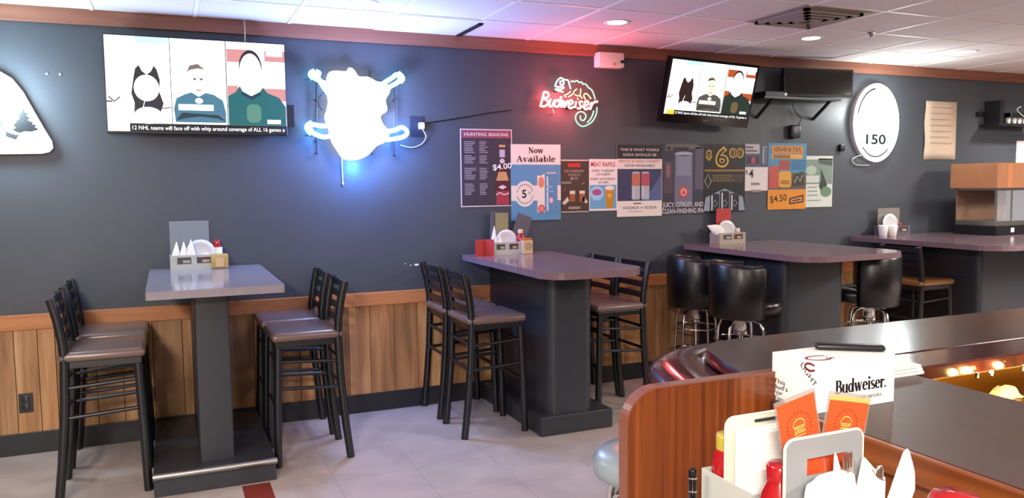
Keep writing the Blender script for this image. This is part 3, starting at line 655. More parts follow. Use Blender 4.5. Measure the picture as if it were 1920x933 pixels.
def p_now(a, w_, h):
    a.rect(0, 0, w_, h * .735, P('#5f93b8'), 1); a.serif('Now', w_ * .5, h * .885, h * .078, P('#1d1216'), 2); a.serif('Available', w_ * .5, h * .772, h * .078, P('#1d1216'), 2, width=w_ * .79)
    a.rect(0, h * .26, w_, h * .46, P(WH), 2); a.ell(w_ * .27, h * .35, w_ * .205, h * .17, P(WH), 3)
    for i in range(22):
        an = math.radians(20 + i * 14.5 if i < 11 else 200 + (i - 11) * 14.5); a.rect(w_ * .27 + .155 * w_ * math.cos(an) - .003, h * .35 + .125 * h * math.sin(an) - .005, w_ * .27 + .155 * w_ * math.cos(an) + .003, h * .35 + .125 * h * math.sin(an) + .005, P('#2a2024'), 4)
    a.txt('5', w_ * .255, h * .30, h * .105, P('#1a1216'), 4, bold=.02); a.txt('%', w_ * .36, h * .345, h * .035, P('#1a1216'), 4)
    a.poly([(w_ * .52, h * .10), (w_ * .67, h * .10), (w_ * .67, h * .615), (w_ * .60, h * .59), (w_ * .52, h * .59)], P('#eae0d4'), 3); a.ell(w_ * .60, h * .50, w_ * .06, h * .075, P('#d98a66'), 4); a.ell(w_ * .60, h * .15, w_ * .07, h * .055, P('#c8484c'), 4); a.ell(w_ * .60, h * .15, w_ * .05, h * .038, P('#e08a84'), 5)
    can_art(a, w_ * .80, h * .075, w_ * .26, h * .56, P('#5f8fb4')); a.ell(w_ * .80, h * .26, .016, .02, P('#f0b4c4'), 5); a.bars(w_ * .71, h * .45, w_ * .89, 2, .035, .012, P('#87b0cf'), 5, 3)
poster('poster', 'cream and blue now available poster with a blue can, overlapping the hunting poster', (957, 270), (1051, 411), P(WH), p_now, 1)
def p_okt(a, w_, h):
    a.rect(0, h * .02, w_, h * .975, P('#4a382f'), 1); a.rrect(w_ * .24, h * .86, w_ * .7, h * .93, .008, P('#c02c2c'), 2)
    a.txt('OKTOBERFEST', w_ * .47, h * .76, h * .045, P('#bca790'), 2, width=w_ * .72); a.txt('MUNICH', w_ * .47, h * .69, h * .045, P('#bca790'), 2); a.txt('$5.75', w_ * .47, h * .62, h * .05, P('#d0b8a0'), 2)
    a.rrect(0, h * .545, w_ * .36, h * .585, .004, P('#8f7d6c'), 2)
    for u, v in ((.30, .2), (.66, .2)): a.rect(w_ * u, h * v, w_ * (u + .2), h * (v + .17), P('#9a5a34'), 3); a.rect(w_ * u, h * (v + .15), w_ * (u + .2), h * (v + .21), P('#e2d2bd'), 4)
    a.poly([(w_ * .02, h * .18), (w_ * .22, h * .3), (w_ * .28, h * .22), (w_ * .1, h * .14)], P('#d6c3ad'), 3); a.poly([(w_ * .98, h * .2), (w_ * .80, h * .3), (w_ * .76, h * .22), (w_ * .9, h * .16)], P('#d6c3ad'), 3)
    a.txt('5', w_ * .12, h * .4, h * .07, P('#8a5a3c'), 2); a.ell(w_ * .8, h * .55, .012, .008, P('#9a5a34'), 2); a.rrect(w_ * .25, h * .06, w_ * .7, h * .11, .008, P('#a08c78'), 3)
poster('poster', 'small brown Oktoberfest poster with two beer mugs', (1052, 299), (1103, 397), P('#cdbfae'), p_okt, 0)
def p_raf(a, w_, h):
    a.rect(.006, h * .04, w_ - .006, h * .5, P('#6fa8cf'), 1); a.txt('MEAT RAFFLE', w_ / 2, h * .86, h * .085, P('#b5343c'), 2, width=w_ * .88, bold=.01)
    for i, s_ in enumerate(('EVERY TUESDAY', 'AT 6:30PM', 'EVERY SATURDAY', 'AT 2PM')): a.txt(s_, w_ / 2, h * (.755, .685, .595, .525)[i], h * .045, P('#4a3440'), 2, width=w_ * (.82, .5, .9, .36)[i])
    a.ell(w_ * .27, h * .34, w_ * .24, h * .14, P('#9cd0ec'), 2); a.ell(w_ * .27, h * .36, w_ * .17, h * .06, P('#b04a86'), 3)
    a.poly([(w_ * .62, h * .04), (w_ * .84, h * .04), (w_ * .9, h * .42), (w_ * .56, h * .42)], P('#c88a1e'), 2); a.ell(w_ * .73, h * .44, w_ * .17, h * .045, P('#eae4d6'), 3); a.ell(w_ * .73, h * .29, .018, .018, P('#e0b050'), 3)
poster('poster', 'white and blue meat raffle poster with a glass of beer', (1104, 298), (1156, 394), P('#efe6e2'), p_raf, 1)
def p_vod(a, w_, h):
    a.rect(0, h * .805, w_, h, P('#2a2028'), 1); a.txt('THIS IS WHAT VODKA', w_ / 2, h * .915, h * .036, P('#efe6e2'), 2, width=w_ * .86); a.txt('SODA SHOULD BE', w_ / 2, h * .845, h * .036, P('#efe6e2'), 2, width=w_ * .74)
    a.txt('PEACH & WILD CHERRY', w_ / 2, h * .755, h * .034, P('#c0574c'), 2, width=w_ * .92); a.txt('NOW AVAILABLE', w_ / 2, h * .695, h * .036, P('#2a2028'), 2, width=w_ * .66)
    a.rect(.004, h * .22, w_ - .004, h * .665, P('#3d3c5e'), 1); a.poly([(w_ * .6, h * .22), (w_ - .004, h * .22), (w_ - .004, h * .6)], P('#56608c'), 2)
    for u in (.41, .62): can_art(a, w_ * u, h * .235, w_ * .18, h * .39, P('#b3b6c0')); a.rect(w_ * (u - .09), h * .43, w_ * (u + .09), h * .60, P('#c2705c' if u < .5 else '#b8505c'), 5)
    a.bars(w_ * .36, h * .19, w_ * .64, 1, .01, .008, P('#5a4a50'), 2); a.txt('VODKA + SODA', w_ / 2, h * .105, h * .038, P('#2a2430'), 2, width=w_ * .76); a.bars(w_ * .25, h * .075, w_ * .75, 1, .01, .004, P('#8a7a80'), 2)
poster('poster', 'vodka soda poster with two peach and cherry cans under a black heading', (1156, 271), (1240, 404), P(WH), p_vod, 2)
def p_ipa(a, w_, h):
    a.rect(0, 0, w_, h, P('#3c3848'), 1); a.poly([(w_ * .08, h * .9), (w_ * .95, h * .94), (w_ * .8, h), (w_ * .1, h)], P('#6c655f'), 2); a.rect(w_ * .12, h * .915, w_ * .2, h * .955, P('#1d1a22'), 3); a.rect(w_ * .26, h * .91, w_ * .62, h * .95, P('#2c2830'), 3)
    a.rect(w_ * .3, h * .12, w_ * .72, h * .86, P('#6d6e88'), 2); a.rect(w_ * .34, h * .55, w_ * .68, h * .84, P('#86889c'), 3); a.ell(w_ * .51, h * .86, w_ * .21, h * .03, P('#a6a9b6'), 3); a.rect(w_ * .05, h * .3, w_ * .26, h * .75, P('#54434e'), 2); a.rect(w_ * .78, h * .35, w_ * .98, h * .95, P('#5f5668'), 2); a.ell(w_ * .15, h * .62, .02, .06, P('#8a6468'), 3)
    a.ell(w_ * .51, h * .315, w_ * .12, w_ * .12, P('#c04a4a'), 4); a.ell(w_ * .51, h * .315, w_ * .075, w_ * .075, P('#d8a6a0'), 5); a.poly([(w_ * .51, h * .35), (w_ * .46, h * .29), (w_ * .56, h * .29)], P('#b03c3c'), 6)
    a.txt('JUICY, CITRUSY, AND', w_ / 2, h * .105, h * .068, P('#dcd6da'), 5, width=w_ * .95, bold=.008); a.txt('CLEAN-FINISHING IPA', w_ / 2, h * .015, h * .068, P('#dcd6da'), 5, width=w_ * .97, bold=.008)
poster('poster', 'dark juicy citrusy IPA poster with a tall gray can', (1240, 269), (1319, 400), P('#3c3848'), p_ipa, 1)
def p_six(a, w_, h):
    Y_, D_ = P('#d2a53a'), P('#1c1a1e')
    a.txt('6', w_ * .43, h * .68, h * .27, Y_, 2, width=w_ * .33, bold=.05); a.txt('6', w_ * .43, h * .69, h * .25, D_, 3, width=w_ * .25, bold=.0)
    a.txt('$', w_ * .12, h * .79, h * .12, Y_, 2, width=w_ * .14, bold=.05); a.txt('00', w_ * .78, h * .81, h * .13, Y_, 2, width=w_ * .36, bold=.05); a.txt('00', w_ * .78, h * .818, h * .115, D_, 3, width=w_ * .30); a.txt('$', w_ * .12, h * .80, h * .10, D_, 3, width=w_ * .09)
    a.rect(w_ * .02, h * .60, w_ * .98, h * .63, P('#8c6a2c'), 2); a.rect(w_ * .2, h * .44, w_ * .95, h * .56, P('#40352c'), 2); a.bars(w_ * .2, h * .55, w_ * .95, 3, .02, .011, P('#6b5636'), 3, 4)
    a.line([(w_ * .1, h * .36), (w_ * .18, h * .46), (w_ * .1, h * .56), (w_ * .02, h * .46)], .008, P('#a9a295'), 3, closed=True)
    a.poly([(0, .01), (w_, .01), (w_ * .95, h * .22), (w_ * .5, h * .35), (w_ * .05, h * .22)], P('#8a98a8'), 2)
    for u, k in ((.26, .27), (.5, .31), (.74, .27)): can_art(a, w_ * u, h * .0 + .004, w_ * .22, h * k, P('#26242a'), '#55565c', 4 if u != .5 else 6); a.line([(w_ * u, h * .08), (w_ * (u + .06), h * .13), (w_ * u, h * .18), (w_ * (u - .06), h * .13)], .005, P('#aeb0b4'), 9, closed=True)
poster('poster', 'black six dollar poster with gold figures and three dark cans', (1319, 270), (1395, 396), P('#1c1a1e'), p_six, 2)
def p_four(a, w_, h):
    a.rect(0, h * .5, w_, h, P('#4c5064'), 1); a.rect(w_ * .04, h * .78, w_ * .62, h * .98, P('#b3acb0'), 2); a.bars(w_ * .08, h * .93, w_ * .55, 2, .03, .014, P('#5a5560'), 3); a.rect(w_ * .1, h * .57, w_ * .6, h * .72, P('#332c38'), 2); a.rect(w_ * .3, h * .58, w_ * .45, h * .70, P('#a8485c'), 3); can_art(a, w_ * .82, h * .55, w_ * .2, h * .38, P('#5d6276'))
    a.txt('$', w_ * .12, h * .36, h * .08, P('#2a2228'), 2); a.txt('4', w_ * .3, h * .28, h * .17, P('#2a2228'), 2, bold=.02); a.bars(w_ * .3, h * .17, w_ * .82, 2, .06, .02, P('#8a7c80'), 2, 3)
poster('poster', 'small four dollar poster, blue above and white below', (1394, 268), (1440, 357), P('#d9d0ce'), p_four, 1)
def p_tea(a, w_, h):
    a.rect(0, h * .3, w_, h, P('#4b86a8'), 1); a.txt('GRAB A TEA', w_ * .5, h * .865, h * .08, P('#e0954a'), 3, width=w_ * .8, bold=.03); a.rect(w_ * .08, h * .845, w_ * .92, h * .965, P('#b8803c'), 2); a.txt('GRAB A TEA', w_ * .5, h * .875, h * .065, P('#5a2f22'), 4, width=w_ * .72, bold=.01)
    a.rect(w_ * .08, h * .765, w_ * .9, h * .835, P('#d79a40'), 2); a.bars(w_ * .12, h * .825, w_ * .85, 1, .03, .03, P('#8c6228'), 3)
    a.rect(w_ * .28, h * .6, w_ * .56, h * .74, P('#a04a40'), 2); a.rect(w_ * .6, h * .6, w_ * .98, h * .75, P('#3a6f98'), 2)
    a.rect(0, h * .3, w_, h * .55, P('#6a5148'), 2); a.rrect(w_ * .02, h * .32, w_ * .28, h * .66, .02, P('#b65046'), 3); a.rrect(w_ * .27, h * .33, w_ * .6, h * .58, .03, P('#cf9a3a'), 4); a.rrect(w_ * .32, h * .38, w_ * .55, h * .44, .01, P('#a86f28'), 5)
    a.poly([(w_ * .62, h * .34), (w_ * .95, h * .36), (w_ * .92, h * .58), (w_ * .66, h * .52)], P('#3b3c34'), 3); a.line([(w_ * .68, h * .4), (w_ * .76, h * .5), (w_ * .84, h * .42), (w_ * .9, h * .52)], .008, P('#b9b09c'), 4)
    a.rect(0, 0, w_, h * .295, P('#d98a2c'), 1); a.txt('$4.50', w_ * .28, h * .12, h * .1, P('#3a2a18'), 2, width=w_ * .44, rot=.1, bold=.01)
    a.poly([(w_ * .56, h * .07), (w_ * .94, h * .1), (w_ * .94, h * .22), (w_ * .56, h * .17)], P('#3a3442'), 2); a.poly([(w_ * .60, h * .095), (w_ * .90, h * .12), (w_ * .90, h * .19), (w_ * .60, h * .15)], P('#d98a2c'), 3); a.line([(w_ * .64, h * .125), (w_ * .86, h * .15)], .012, P('#3a3442'), 4)
poster('poster', 'blue and orange grab a tea poster with a four fifty price', (1440, 268), (1509, 391), P('#d0c4b8'), p_tea, 2)
def p_grn(a, w_, h):
    a.rect(.006, h * .45, w_ - .006, h * .95, P('#7d8d84'), 1); a.rect(.006, h * .93, w_ - .006, h * .96, P('#d8dad2'), 2); a.ell(w_ * .2, h * .72, w_ * .2, h * .09, P('#a9bba6'), 2); a.rect(.006, h * .48, w_ * .5, h * .62, P('#c3cbc4'), 2); a.poly([(w_ * .45, h * .95), (w_ - .006, h * .95), (w_ - .006, h * .8), (w_ * .5, h * .85)], P('#4c5a54'), 2)
    a.poly([(w_ * .55, h * .75), (w_ * .68, h * .6), (w_ * .8, h * .42), (w_ * .6, h * .3), (w_ * .5, h * .4), (w_ * .58, h * .55)], P('#37433e'), 3); a.ell(w_ * .76, h * .3, w_ * .2, h * .1, P('#6b8a6e'), 4); a.bars(w_ * .08, h * .4, w_ * .5, 3, .035, .008, P('#7e8a82'), 2, 5); a.bars(w_ * .08, h * .14, w_ * .9, 1, .03, .008, P('#8c968e'), 2)
poster('poster', 'pale green poster with a dark figure, last of the poster row', (1510, 292), (1559, 387), P('#cfd3cb'), p_grn, 1)
a, b = on_y(1734, 189, 0), on_y(1790, 299, 0)
mb = MB(); g = []
for i in range(9):
    row = []
    for j in range(5):
        u, v = j / 4, i / 8; row.append((a.x + (b.x - a.x) * u, -.004 - .012 * math.sin(v * 5) ** 2 * (1 - u), b.z + (a.z - b.z) * v))
    g.append(row)
mb.sheet(g, 'paper_tan')
for i in range(7): z = a.z - .06 - i * .055; mb.box(a.x + .06, b.x - .06 - .02 * (i % 3), -.0195, -.019, z, z + .004, P('#a58f7c'))
o = obj('paper_notice', mb); sd = o.modifiers.new('thick', 'SOLIDIFY'); sd.thickness = .001; tag(o, 'curling tan paper notice taped to the wall past the oval sign', 'notice')
a, b = on_y(1906, 264, 0), on_y(1926, 306, 0)
tag(obj('paper_notice', MB().box(a.x, b.x + .2, -.004, 0, b.z, a.z, 'paper_white').box(a.x + .04, a.x + .07, -.0045, -.004, a.z - .05, a.z - .045, P('#9a9690'))), 'white paper sheet on the wall above the cardboard box', 'notice')
for i, (px, py) in enumerate(((88, 138), (113, 139))):
    q = on_y(px, py, 0); tag(obj('wall_anchor', MB().lathe([(0, .006), (.006, .005), (.007, 0)], 'white_plastic', M=Matrix.Translation((q.x, 0, q.z)) @ Matrix.Rotation(PI / 2, 4, 'X'))), ('white screw anchor in the wall nearest the mountain sign', 'white screw anchor in the wall nearer the large TV')[i], 'screw anchor')
for i, (px, py, r) in enumerate(((781, 496, .016), (760, 494, .005), (770, 497, .006))):
    q = on_y(px, py, 0); pl = [(q.x + r * (1 + .4 * math.sin(3 * k)) * math.cos(k), q.z + r * .6 * (1 + .3 * math.cos(2 * k + i)) * math.sin(k)) for k in [2 * PI * j / 10 for j in range(10)]]
    o = obj('paint_chip', poly_wall(pl, 0, .0012, 'paper_white')); o['kind'] = 'structure'
q = on_y(49, 755, -.012)
t = thing('wall_outlet', 'black outlet on the wood wainscot behind the bar chairs', 'outlet', (q.x, -.016, q.z - .055))
obj('cover_plate', MB().box(-.036, .036, -.008, 0, 0, .115, 'black_plastic'), t, bevel=.002); obj('socket', MB().rbox(-.018, .018, -.011, -.006, .062, .098, .004, 'black_gloss').rbox(-.018, .018, -.011, -.006, .016, .052, .004, 'black_gloss'), t, weld=True)

# black rack on the wall at the far end
r0, r1 = on_y(1855, 236, -.1), on_y(1935, 192, -.1)
t = thing('wall_rack', 'black wall rack holding white cups above the cardboard box', 'rack', (r0.x, 0, r0.z))
obj('rack_shelf', MB().box(.0, .62, -.2, 0, 0, .02, 'black_metal'), t); obj('back_rail', MB().box(-.06, .62, -.03, 0, .10, .14, 'black_metal'), t); obj('post', MB().box(.06, .12, -.16, 0, .02, r1.z - r0.z, 'black_metal'), t)
t2 = tag(obj('radio', MB().box(r0.x + .22, r0.x + .56, -.16, -.02, r0.z + .085, r0.z + .13, 'black_plastic'), bevel=.004), 'flat black box resting on cups in the wall rack', 'box')
cup0 = MB().lathe([(0, 0), (.022, 0), (.027, .06), (.025, .065), (0, .065)], 'paper_white', n=16)
me = obj('paper_cup', cup0); tag(me, 'white paper cup on the wall rack, first in its row', 'cup', 'white cups on the wall rack')
me.location = (r0.x + .26, -.1, r0.z + .02)
for i, l in enumerate(('second', 'third', 'fourth')):
    c_ = me.copy(); C.objects.link(c_); c_.location = (r0.x + .345 + .075 * i, -.1, r0.z + .02); c_['label'] = 'white paper cup on the wall rack, %s in its row' % l
tag(obj('thin_wire', MB().tube(smooth([(r0.x + .36, -.16, r0.z + .19), (r0.x + .30, -.165, r0.z + .15), (r0.x + .40, -.21, r0.z + .05), (r0.x + .46, -.212, r0.z - .04), (r0.x + .58, -.1, r0.z - .06)]), .003, 'white_plastic', 6)), 'thin pale wire looping over the wall rack', 'wire')

# ------------------------------------------------------------------ pub tables
def rounded(x0, x1, y0, y1, rs, n=8):           # corner radii in the order x0y0, x1y0, x1y1, x0y1
    c = ((x0, y0, 1, 1, 180), (x1, y0, -1, 1, 270), (x1, y1, -1, -1, 0), (x0, y1, 1, -1, 90)); out = []
    for (cx, cy, sx, sy, a), r in zip(c, rs):
        out += arc(cx + sx * r, cy + sy * r, r, r, a, a + 90, n) if r > 0 else [(cx, cy)]
    return out
TOP_Z = 1.06
def pub_table(label, x0, x1, yf, col, base, lam, nose=.05, steel=False, colr=.01):
    xc = (x0 + x1) / 2; t = thing('pub_table', label, 'table', (xc, -.6, 0), 0, 'high pub tables against the wall'); s_ = lambda pts: [(x - xc, y + .6) for x, y in pts]
    obj('tabletop', MB().prism(s_(rounded(x0, x1, yf, -.032, (nose, nose, 0, 0))), TOP_Z - .04, TOP_Z, lam, None, lam), t, bevel=.003)
    obj('pedestal', MB().prism(s_(rounded(col[0], col[1], col[2], -.032, (colr, colr, 0, 0))), .118, TOP_Z - .04, 'dark_laminate', None, 'dark_laminate', True), t)
    obj('base', MB().box(base[0] - xc, base[1] - xc, base[2] + .6, -.032 + .6, 0, .12, 'dark_laminate'), t, bevel=.004)
    if steel:
        r = MB().tube([(base[0] - xc - .004, base[2] + .6 - .006, .108), (base[1] - xc + .004, base[2] + .6 - .006, .108)], .018, 'brushed_steel', 12)
        obj('foot_rail', r, t, label='brushed steel strip along the front edge of the base')
    return t
pub_table('gray pub table with a slim pedestal and steel-edged base, under the large TV', -.112, .535, -1.215, (.108, .277, -.968), (-.117, .478, -1.07), 'table_laminate', .012, True)
pub_table('gray pub table with rounded corners under the now available poster', 1.92, 2.58, -1.44, (2.13, 2.45, -1.0), (2.06, 2.565, -1.03), 'table_laminate_warm', .16, colr=.07)
pub_table('gray pub table between the black tub stools', 3.82, 4.78, -1.40, (3.98, 4.56, -1.0), (3.92, 4.62, -1.04), 'table_laminate_warm', .2, colr=.06)
pub_table('gray pub table with the food warmer, farthest along the wall', 5.62, 7.9, -1.42, (6.02, 7.7, -1.0), (5.95, 7.8, -1.04), 'table_laminate_warm', .2, colr=.05)

# ------------------------------------------------------------------ ladder-back bar chairs (front toward +x)
def make_chair(label, seat_m, loc, rz):
    t = thing('bar_chair', label, 'chair', loc, rz, 'ladder-back bar chairs'); SZ = .70; hw = .178
    obj('seat', MB().rbox(-.19, .205, -.2, .2, SZ, SZ + .05, .024, seat_m, dome=.022, n=4), t, weld=True)
    obj('seat_frame', MB().box(-.17, .185, -.182, .182, SZ - .032, SZ, 'black_metal'), t, bevel=.003)
    zs = [0, .2, .45, .70, .80, .92, 1.02]; xs = [-.215, -.192, -.170, -.160, -.164, -.182, -.206]
    for s in (-1, 1):
        obj('rear_leg', MB().tube([(x + (0 if 1 else 0), s * hw, z) for x, z in zip(xs, zs)], .0225, 'black_metal', 10), t)
        obj('front_leg', MB().tube([(.19, s * .18, 0), (.18, s * .178, .35), (.168, s * .172, SZ - .03)], .0215, 'black_metal', 10), t)
        obj('side_rung', MB().tube([(-.176, s * hw, .42), (.176, s * .177, .44)], .0105, 'black_metal', 6), t); obj('side_rung', MB().tube([(-.176, s * hw, .57), (.172, s * .174, .59)], .0105, 'black_metal', 6), t)
    obj('foot_rung', MB().tube([(.181, -.178, .33), (.181, .178, .33)], .013, 'black_metal', 8), t); obj('front_rung', MB().tube([(.173, -.175, .58), (.173, .175, .58)], .0105, 'black_metal', 6), t)
    obj('rear_rung', MB().tube([(-.176, -hw, .43), (-.176, hw, .43)], .0105, 'black_metal', 6), t); obj('rear_rung', MB().tube([(-.17, -hw, .58), (-.17, hw, .58)], .0105, 'black_metal', 6), t)
    for k, z in enumerate((.795, .865, .933, .996)):
        x = -.168 - .032 * max(0, (z - .8)) / .2; r = []
        for j in range(9):
            y = -hw + 2 * hw * j / 8; r.append((x - .014 * (1 - (y / hw) ** 2), y))
        g = MB(); hh = .0205
        g.prism(r + [(a + .008, b) for a, b in reversed(r)], z - hh, z + hh, 'black_metal'); obj('back_slat', g, t)
    return t
ch = make_chair('brown-seated ladder-back chair on the outer side of the steel-edged table, back toward the mountain sign', 'brown_vinyl', (-.335, -.755, 0), 0)
G = .715
dup(ch, (-.335, -.225, 0), 0, 'ladder-back chair against the wall behind the chair nearest the mountain sign side of the table')
dup(ch, (.700, -.70, 0), PI, 'brown-seated ladder-back chair facing the steel-edged table from the lizard neon side')
dup(ch, (.690, -.225, 0), PI, 'ladder-back chair by the wall, half hidden behind the chair at the steel-edged table')
dup(ch, (1.835, -.68, 0), 0, 'ladder-back chair in front, its brown seat pushed at the table under the now available poster')
dup(ch, (1.83, -.215, 0), 0, 'ladder-back chair by the wall beneath the chipped paint, behind another chair')
dup(ch, (2.785, -.61, 0), PI, 'ladder-back chair seen past the pedestal, its back toward the tub stools')
dup(ch, (2.785, -.205, 0), PI, 'ladder-back chair by the wall behind the pedestal of the rounded table')
ct = make_chair('ladder-back chair with a tan seat tucked under the farthest pub table', 'tan_vinyl', (5.71, -.66, 0), 0)

# ------------------------------------------------------------------ tub stools (front toward +x)
def make_tub(label, loc, rz):
    t = thing('tub_stool', label, 'stool', loc, rz, 'black tub bar stools'); SZ = .735
    n = 26; A0 = math.radians(62); inner, outer, top = [], [], []
    def ring(r, z, bx=0): return [(bx + r * math.cos(A0 + (2 * PI - 2 * A0) * i / n), r * math.sin(A0 + (2 * PI - 2 * A0) * i / n), z) for i in range(n + 1)]
    def zt(i): a = A0 + (2 * PI - 2 * A0) * i / n; return SZ - .10 + .382 * (.93 + .07 * max(0, -math.cos(a)))
    prof = [(.19, 0, 0), (.212, .03, 0), (.222, .5, 0), (.222, .92, 0), (.212, .98, 0), (.196, 1, 0), (.178, .98, 0), (.168, .92, 0), (.168, .5, 0), (.168, .0, 0)]
    g = []
    for r, k, _ in prof:
        row = []
        for i in range(n + 1):
            a = A0 + (2 * PI - 2 * A0) * i / n; z = SZ - .12 + (zt(i) - SZ + .12) * k; row.append((r * math.cos(a), r * math.sin(a), z))
        g.append(row)
    g.append(g[0]); mb = MB().sheet(g, 'black_vinyl')
    for i in (0, n):
        e = [row[i] for row in g[:-1]]; mb.add(e, [tuple(range(len(e)))], 'black_vinyl')
    obj('backrest', mb, t, weld=True)
    obj('seat', MB().lathe([(0, SZ + .03), (.15, SZ + .028), (.165, SZ + .02), (.167, SZ - .03), (.167, SZ - .085), (.16, SZ - .10), (0, SZ - .10)], 'black_vinyl', n=32).lathe([(0, SZ + .02), (.1, SZ + .018), (.16, SZ), (.175, SZ - .04), (.15, SZ - .09), (0, SZ - .09)], 'black_vinyl', o=(.12, 0, 0), n=24, sy=1.1), t)
    obj('swivel', MB().lathe([(.05, .50), (.05, .59), (.09, .60), (.09, .635)], 'chrome', n=16).lathe([(.02, .30), (.02, .5)], 'chrome', n=10), t)
    for k in range(4):
        a = PI / 4 + k * PI / 2; c, s = math.cos(a), math.sin(a)
        obj('leg', MB().tube([(c * r, s * r, z) for r, z in ((.02, .585), (.09, .60), (.145, .585), (.17, .53), (.185, .3), (.205, .0))], .0115, 'chrome', 8), t)
    obj('foot_ring', MB().tube([(.19 * math.cos(2 * PI * i / 32), .19 * math.sin(2 * PI * i / 32), .27) for i in range(32)], .010, 'chrome', 8, closed=True).tube([(.175 * math.cos(2 * PI * i / 32), .175 * math.sin(2 * PI * i / 32), .46) for i in range(32)], .008, 'chrome', 8, closed=True), t)
    return t
tb = make_tub('black tub stool by the wall, first after the wood wainscot', (3.68, -.39, 0), -.4)
dup(tb, (3.66, -.93, 0), -.35, 'black tub stool in front of the pedestal, between another tub stool and the bar rail')
dup(tb, (4.88, -.93, 0), PI - .75, 'black tub stool facing the wall side, beside the ladder-back chair with the tan seat')

# ------------------------------------------------------------------ table caddies on the pub tables
def napkin_roll(mb, x, y, z, h, r, lean=0, seed=0):
    rn = random.Random(seed); rings = []
    for k in range(7):
        f = k / 6; rr = r * (.8 + .35 * math.sin(f * 2.2)) * (1 - max(0, f - .45) * 1.7); row = []
        for j in range(14): a = 2 * PI * j / 14; q = rr * (1 + .12 * math.sin(3 * a + seed) + .05 * rn.random()); row.append((x + q * math.cos(a) + lean * f * h, y + q * .7 * math.sin(a), z + f * h))
        row.append(row[0]); rings.append(row)
    mb.sheet(rings, 'napkin'); mb.add(rings[-1][:-1], [tuple(range(14))], 'napkin'); mb.add(rings[0][:-1], [tuple(range(14))[::-1]], 'napkin'); return mb
def caddy(where, px, side_right=True, w_=.27, body='caddy_pale'):
    x0 = on_y(px, 470, -.19).x
    t = thing('condiment_caddy', where, 'caddy', (x0 + w_ / 2, -.12, TOP_Z), 0, 'condiment caddies on the pub tables')
    b = MB(); th = .004; hw, hd, hh = w_ / 2, .065, .088
    b.box(-hw, hw, -hd, hd, 0, th, body); b.box(-hw, -hw + th, -hd, hd, th, hh, body); b.box(hw - th, hw, -hd, hd, th, hh, body); b.box(-hw + th, hw - th, hd - th, hd, th, hh, body)
    b.box(-hw + th, hw - th, -hd, -hd + th, th, .035, body); b.box(-hw + th, hw - th, -hd, -hd + th, hh - .012, hh, body); b.box(-hw + th, -hw + .035, -hd, -hd + th, .035, hh - .012, body); b.box(-.008, .012, -hd, -hd + th, .035, hh - .012, body); b.box(hw - .03, hw - th, -hd, -hd + th, .035, hh - .012, body)
    obj('tray', b, t)
    for k, c_ in enumerate((P('#4b5150'), P('#5a4038'))):
        u0, u1 = ((-hw + .04, -.014), (.018, hw - .036))[k]; obj('label_card', MB().box(u0, u1, -hd + th, -hd + th + .002, .036, hh - .014, c_).box(u0 + (u1 - u0) * .4, u1 - .006, -hd + th - .0006, -hd + th, .042, .058, P('#b9ab98')), t)
    return t, x0
def in_caddy(name, mb, label, cat, grp=None): return tag(obj(name, mb, weld=False), label, cat, grp)
def plates(x, y, r, n, where):
    for k in range(n):
        g = MB(); M = Matrix.Translation((x + .005 * k, y + .034 + .013 * k, TOP_Z + .006)) @ Matrix.Rotation(-.10, 4, 'X') @ Matrix.Translation((0, 0, r)) @ Matrix.Rotation(PI / 2, 4, 'X')
        g.lathe([(0, 0), (r * .62, 0), (r * .74, .004), (r, .010), (r * .995, .013), (r * .72, .008), (r * .6, .004), (0, .004)], 'plate_white', n=36, M=M)
        tag(obj('side_plate', g), '%s small white plate standing in the caddy %s' % ('front' if k == 0 else 'rear', where), 'plate', 'white plates in the caddies')
def menu_holder(label, x, w_, z1, m, y=-.075, name='menu_card', cat='menu', tilt=0):
    M = Matrix.Translation((x + w_ / 2, y, TOP_Z + .006)) @ Matrix.Rotation(tilt, 4, 'Y'); return tag(obj(name, MB().box(-w_ / 2, w_ / 2, 0, .003, 0, z1 - TOP_Z, m, M=M)), label, cat)
def roll(x, y, h, label, seed, lean=0, r=.024): return in_caddy('napkin_roll', napkin_roll(MB(), x, y, TOP_Z + .005, h, r, lean, seed), label, 'napkin', 'napkin-wrapped cutlery')
# caddy 1
W1 = 'on the steel-edged table'
t, x0 = caddy('silver condiment caddy with napkin rolls and plates ' + W1, 318, w_=.264)
for i, l in enumerate(('outermost', 'middle', 'beside the plates')): roll(x0 + .032 + .040 * i, -.160, .165 + .012 * (i == 2), 'white napkin roll in the caddy %s, %s' % (W1, l), i, .05)
plates(x0 + .172, -.15, .085, 2, W1)
menu_holder('clear upright acrylic sheet behind the plates ' + W1, x0 + .004, .225, 1.345, 'clear_sheet', name='acrylic_sheet', cat='sign holder')
jx = on_y(412, 485, -.2).x
t = thing('spice_shaker', 'glass shaker of yellow seasoning beside the caddy ' + W1, 'shaker', (jx, -.17, TOP_Z)); obj('glass_jar', MB().rbox(-.05, .05, -.03, .03, 0, .088, .01, 'jar_yellow'), t, weld=True); obj('jar_label', MB().box(-.022, .022, -.0315, -.03, .012, .07, 'jar_tan'), t)
jx = on_y(407, 460, -.11).x
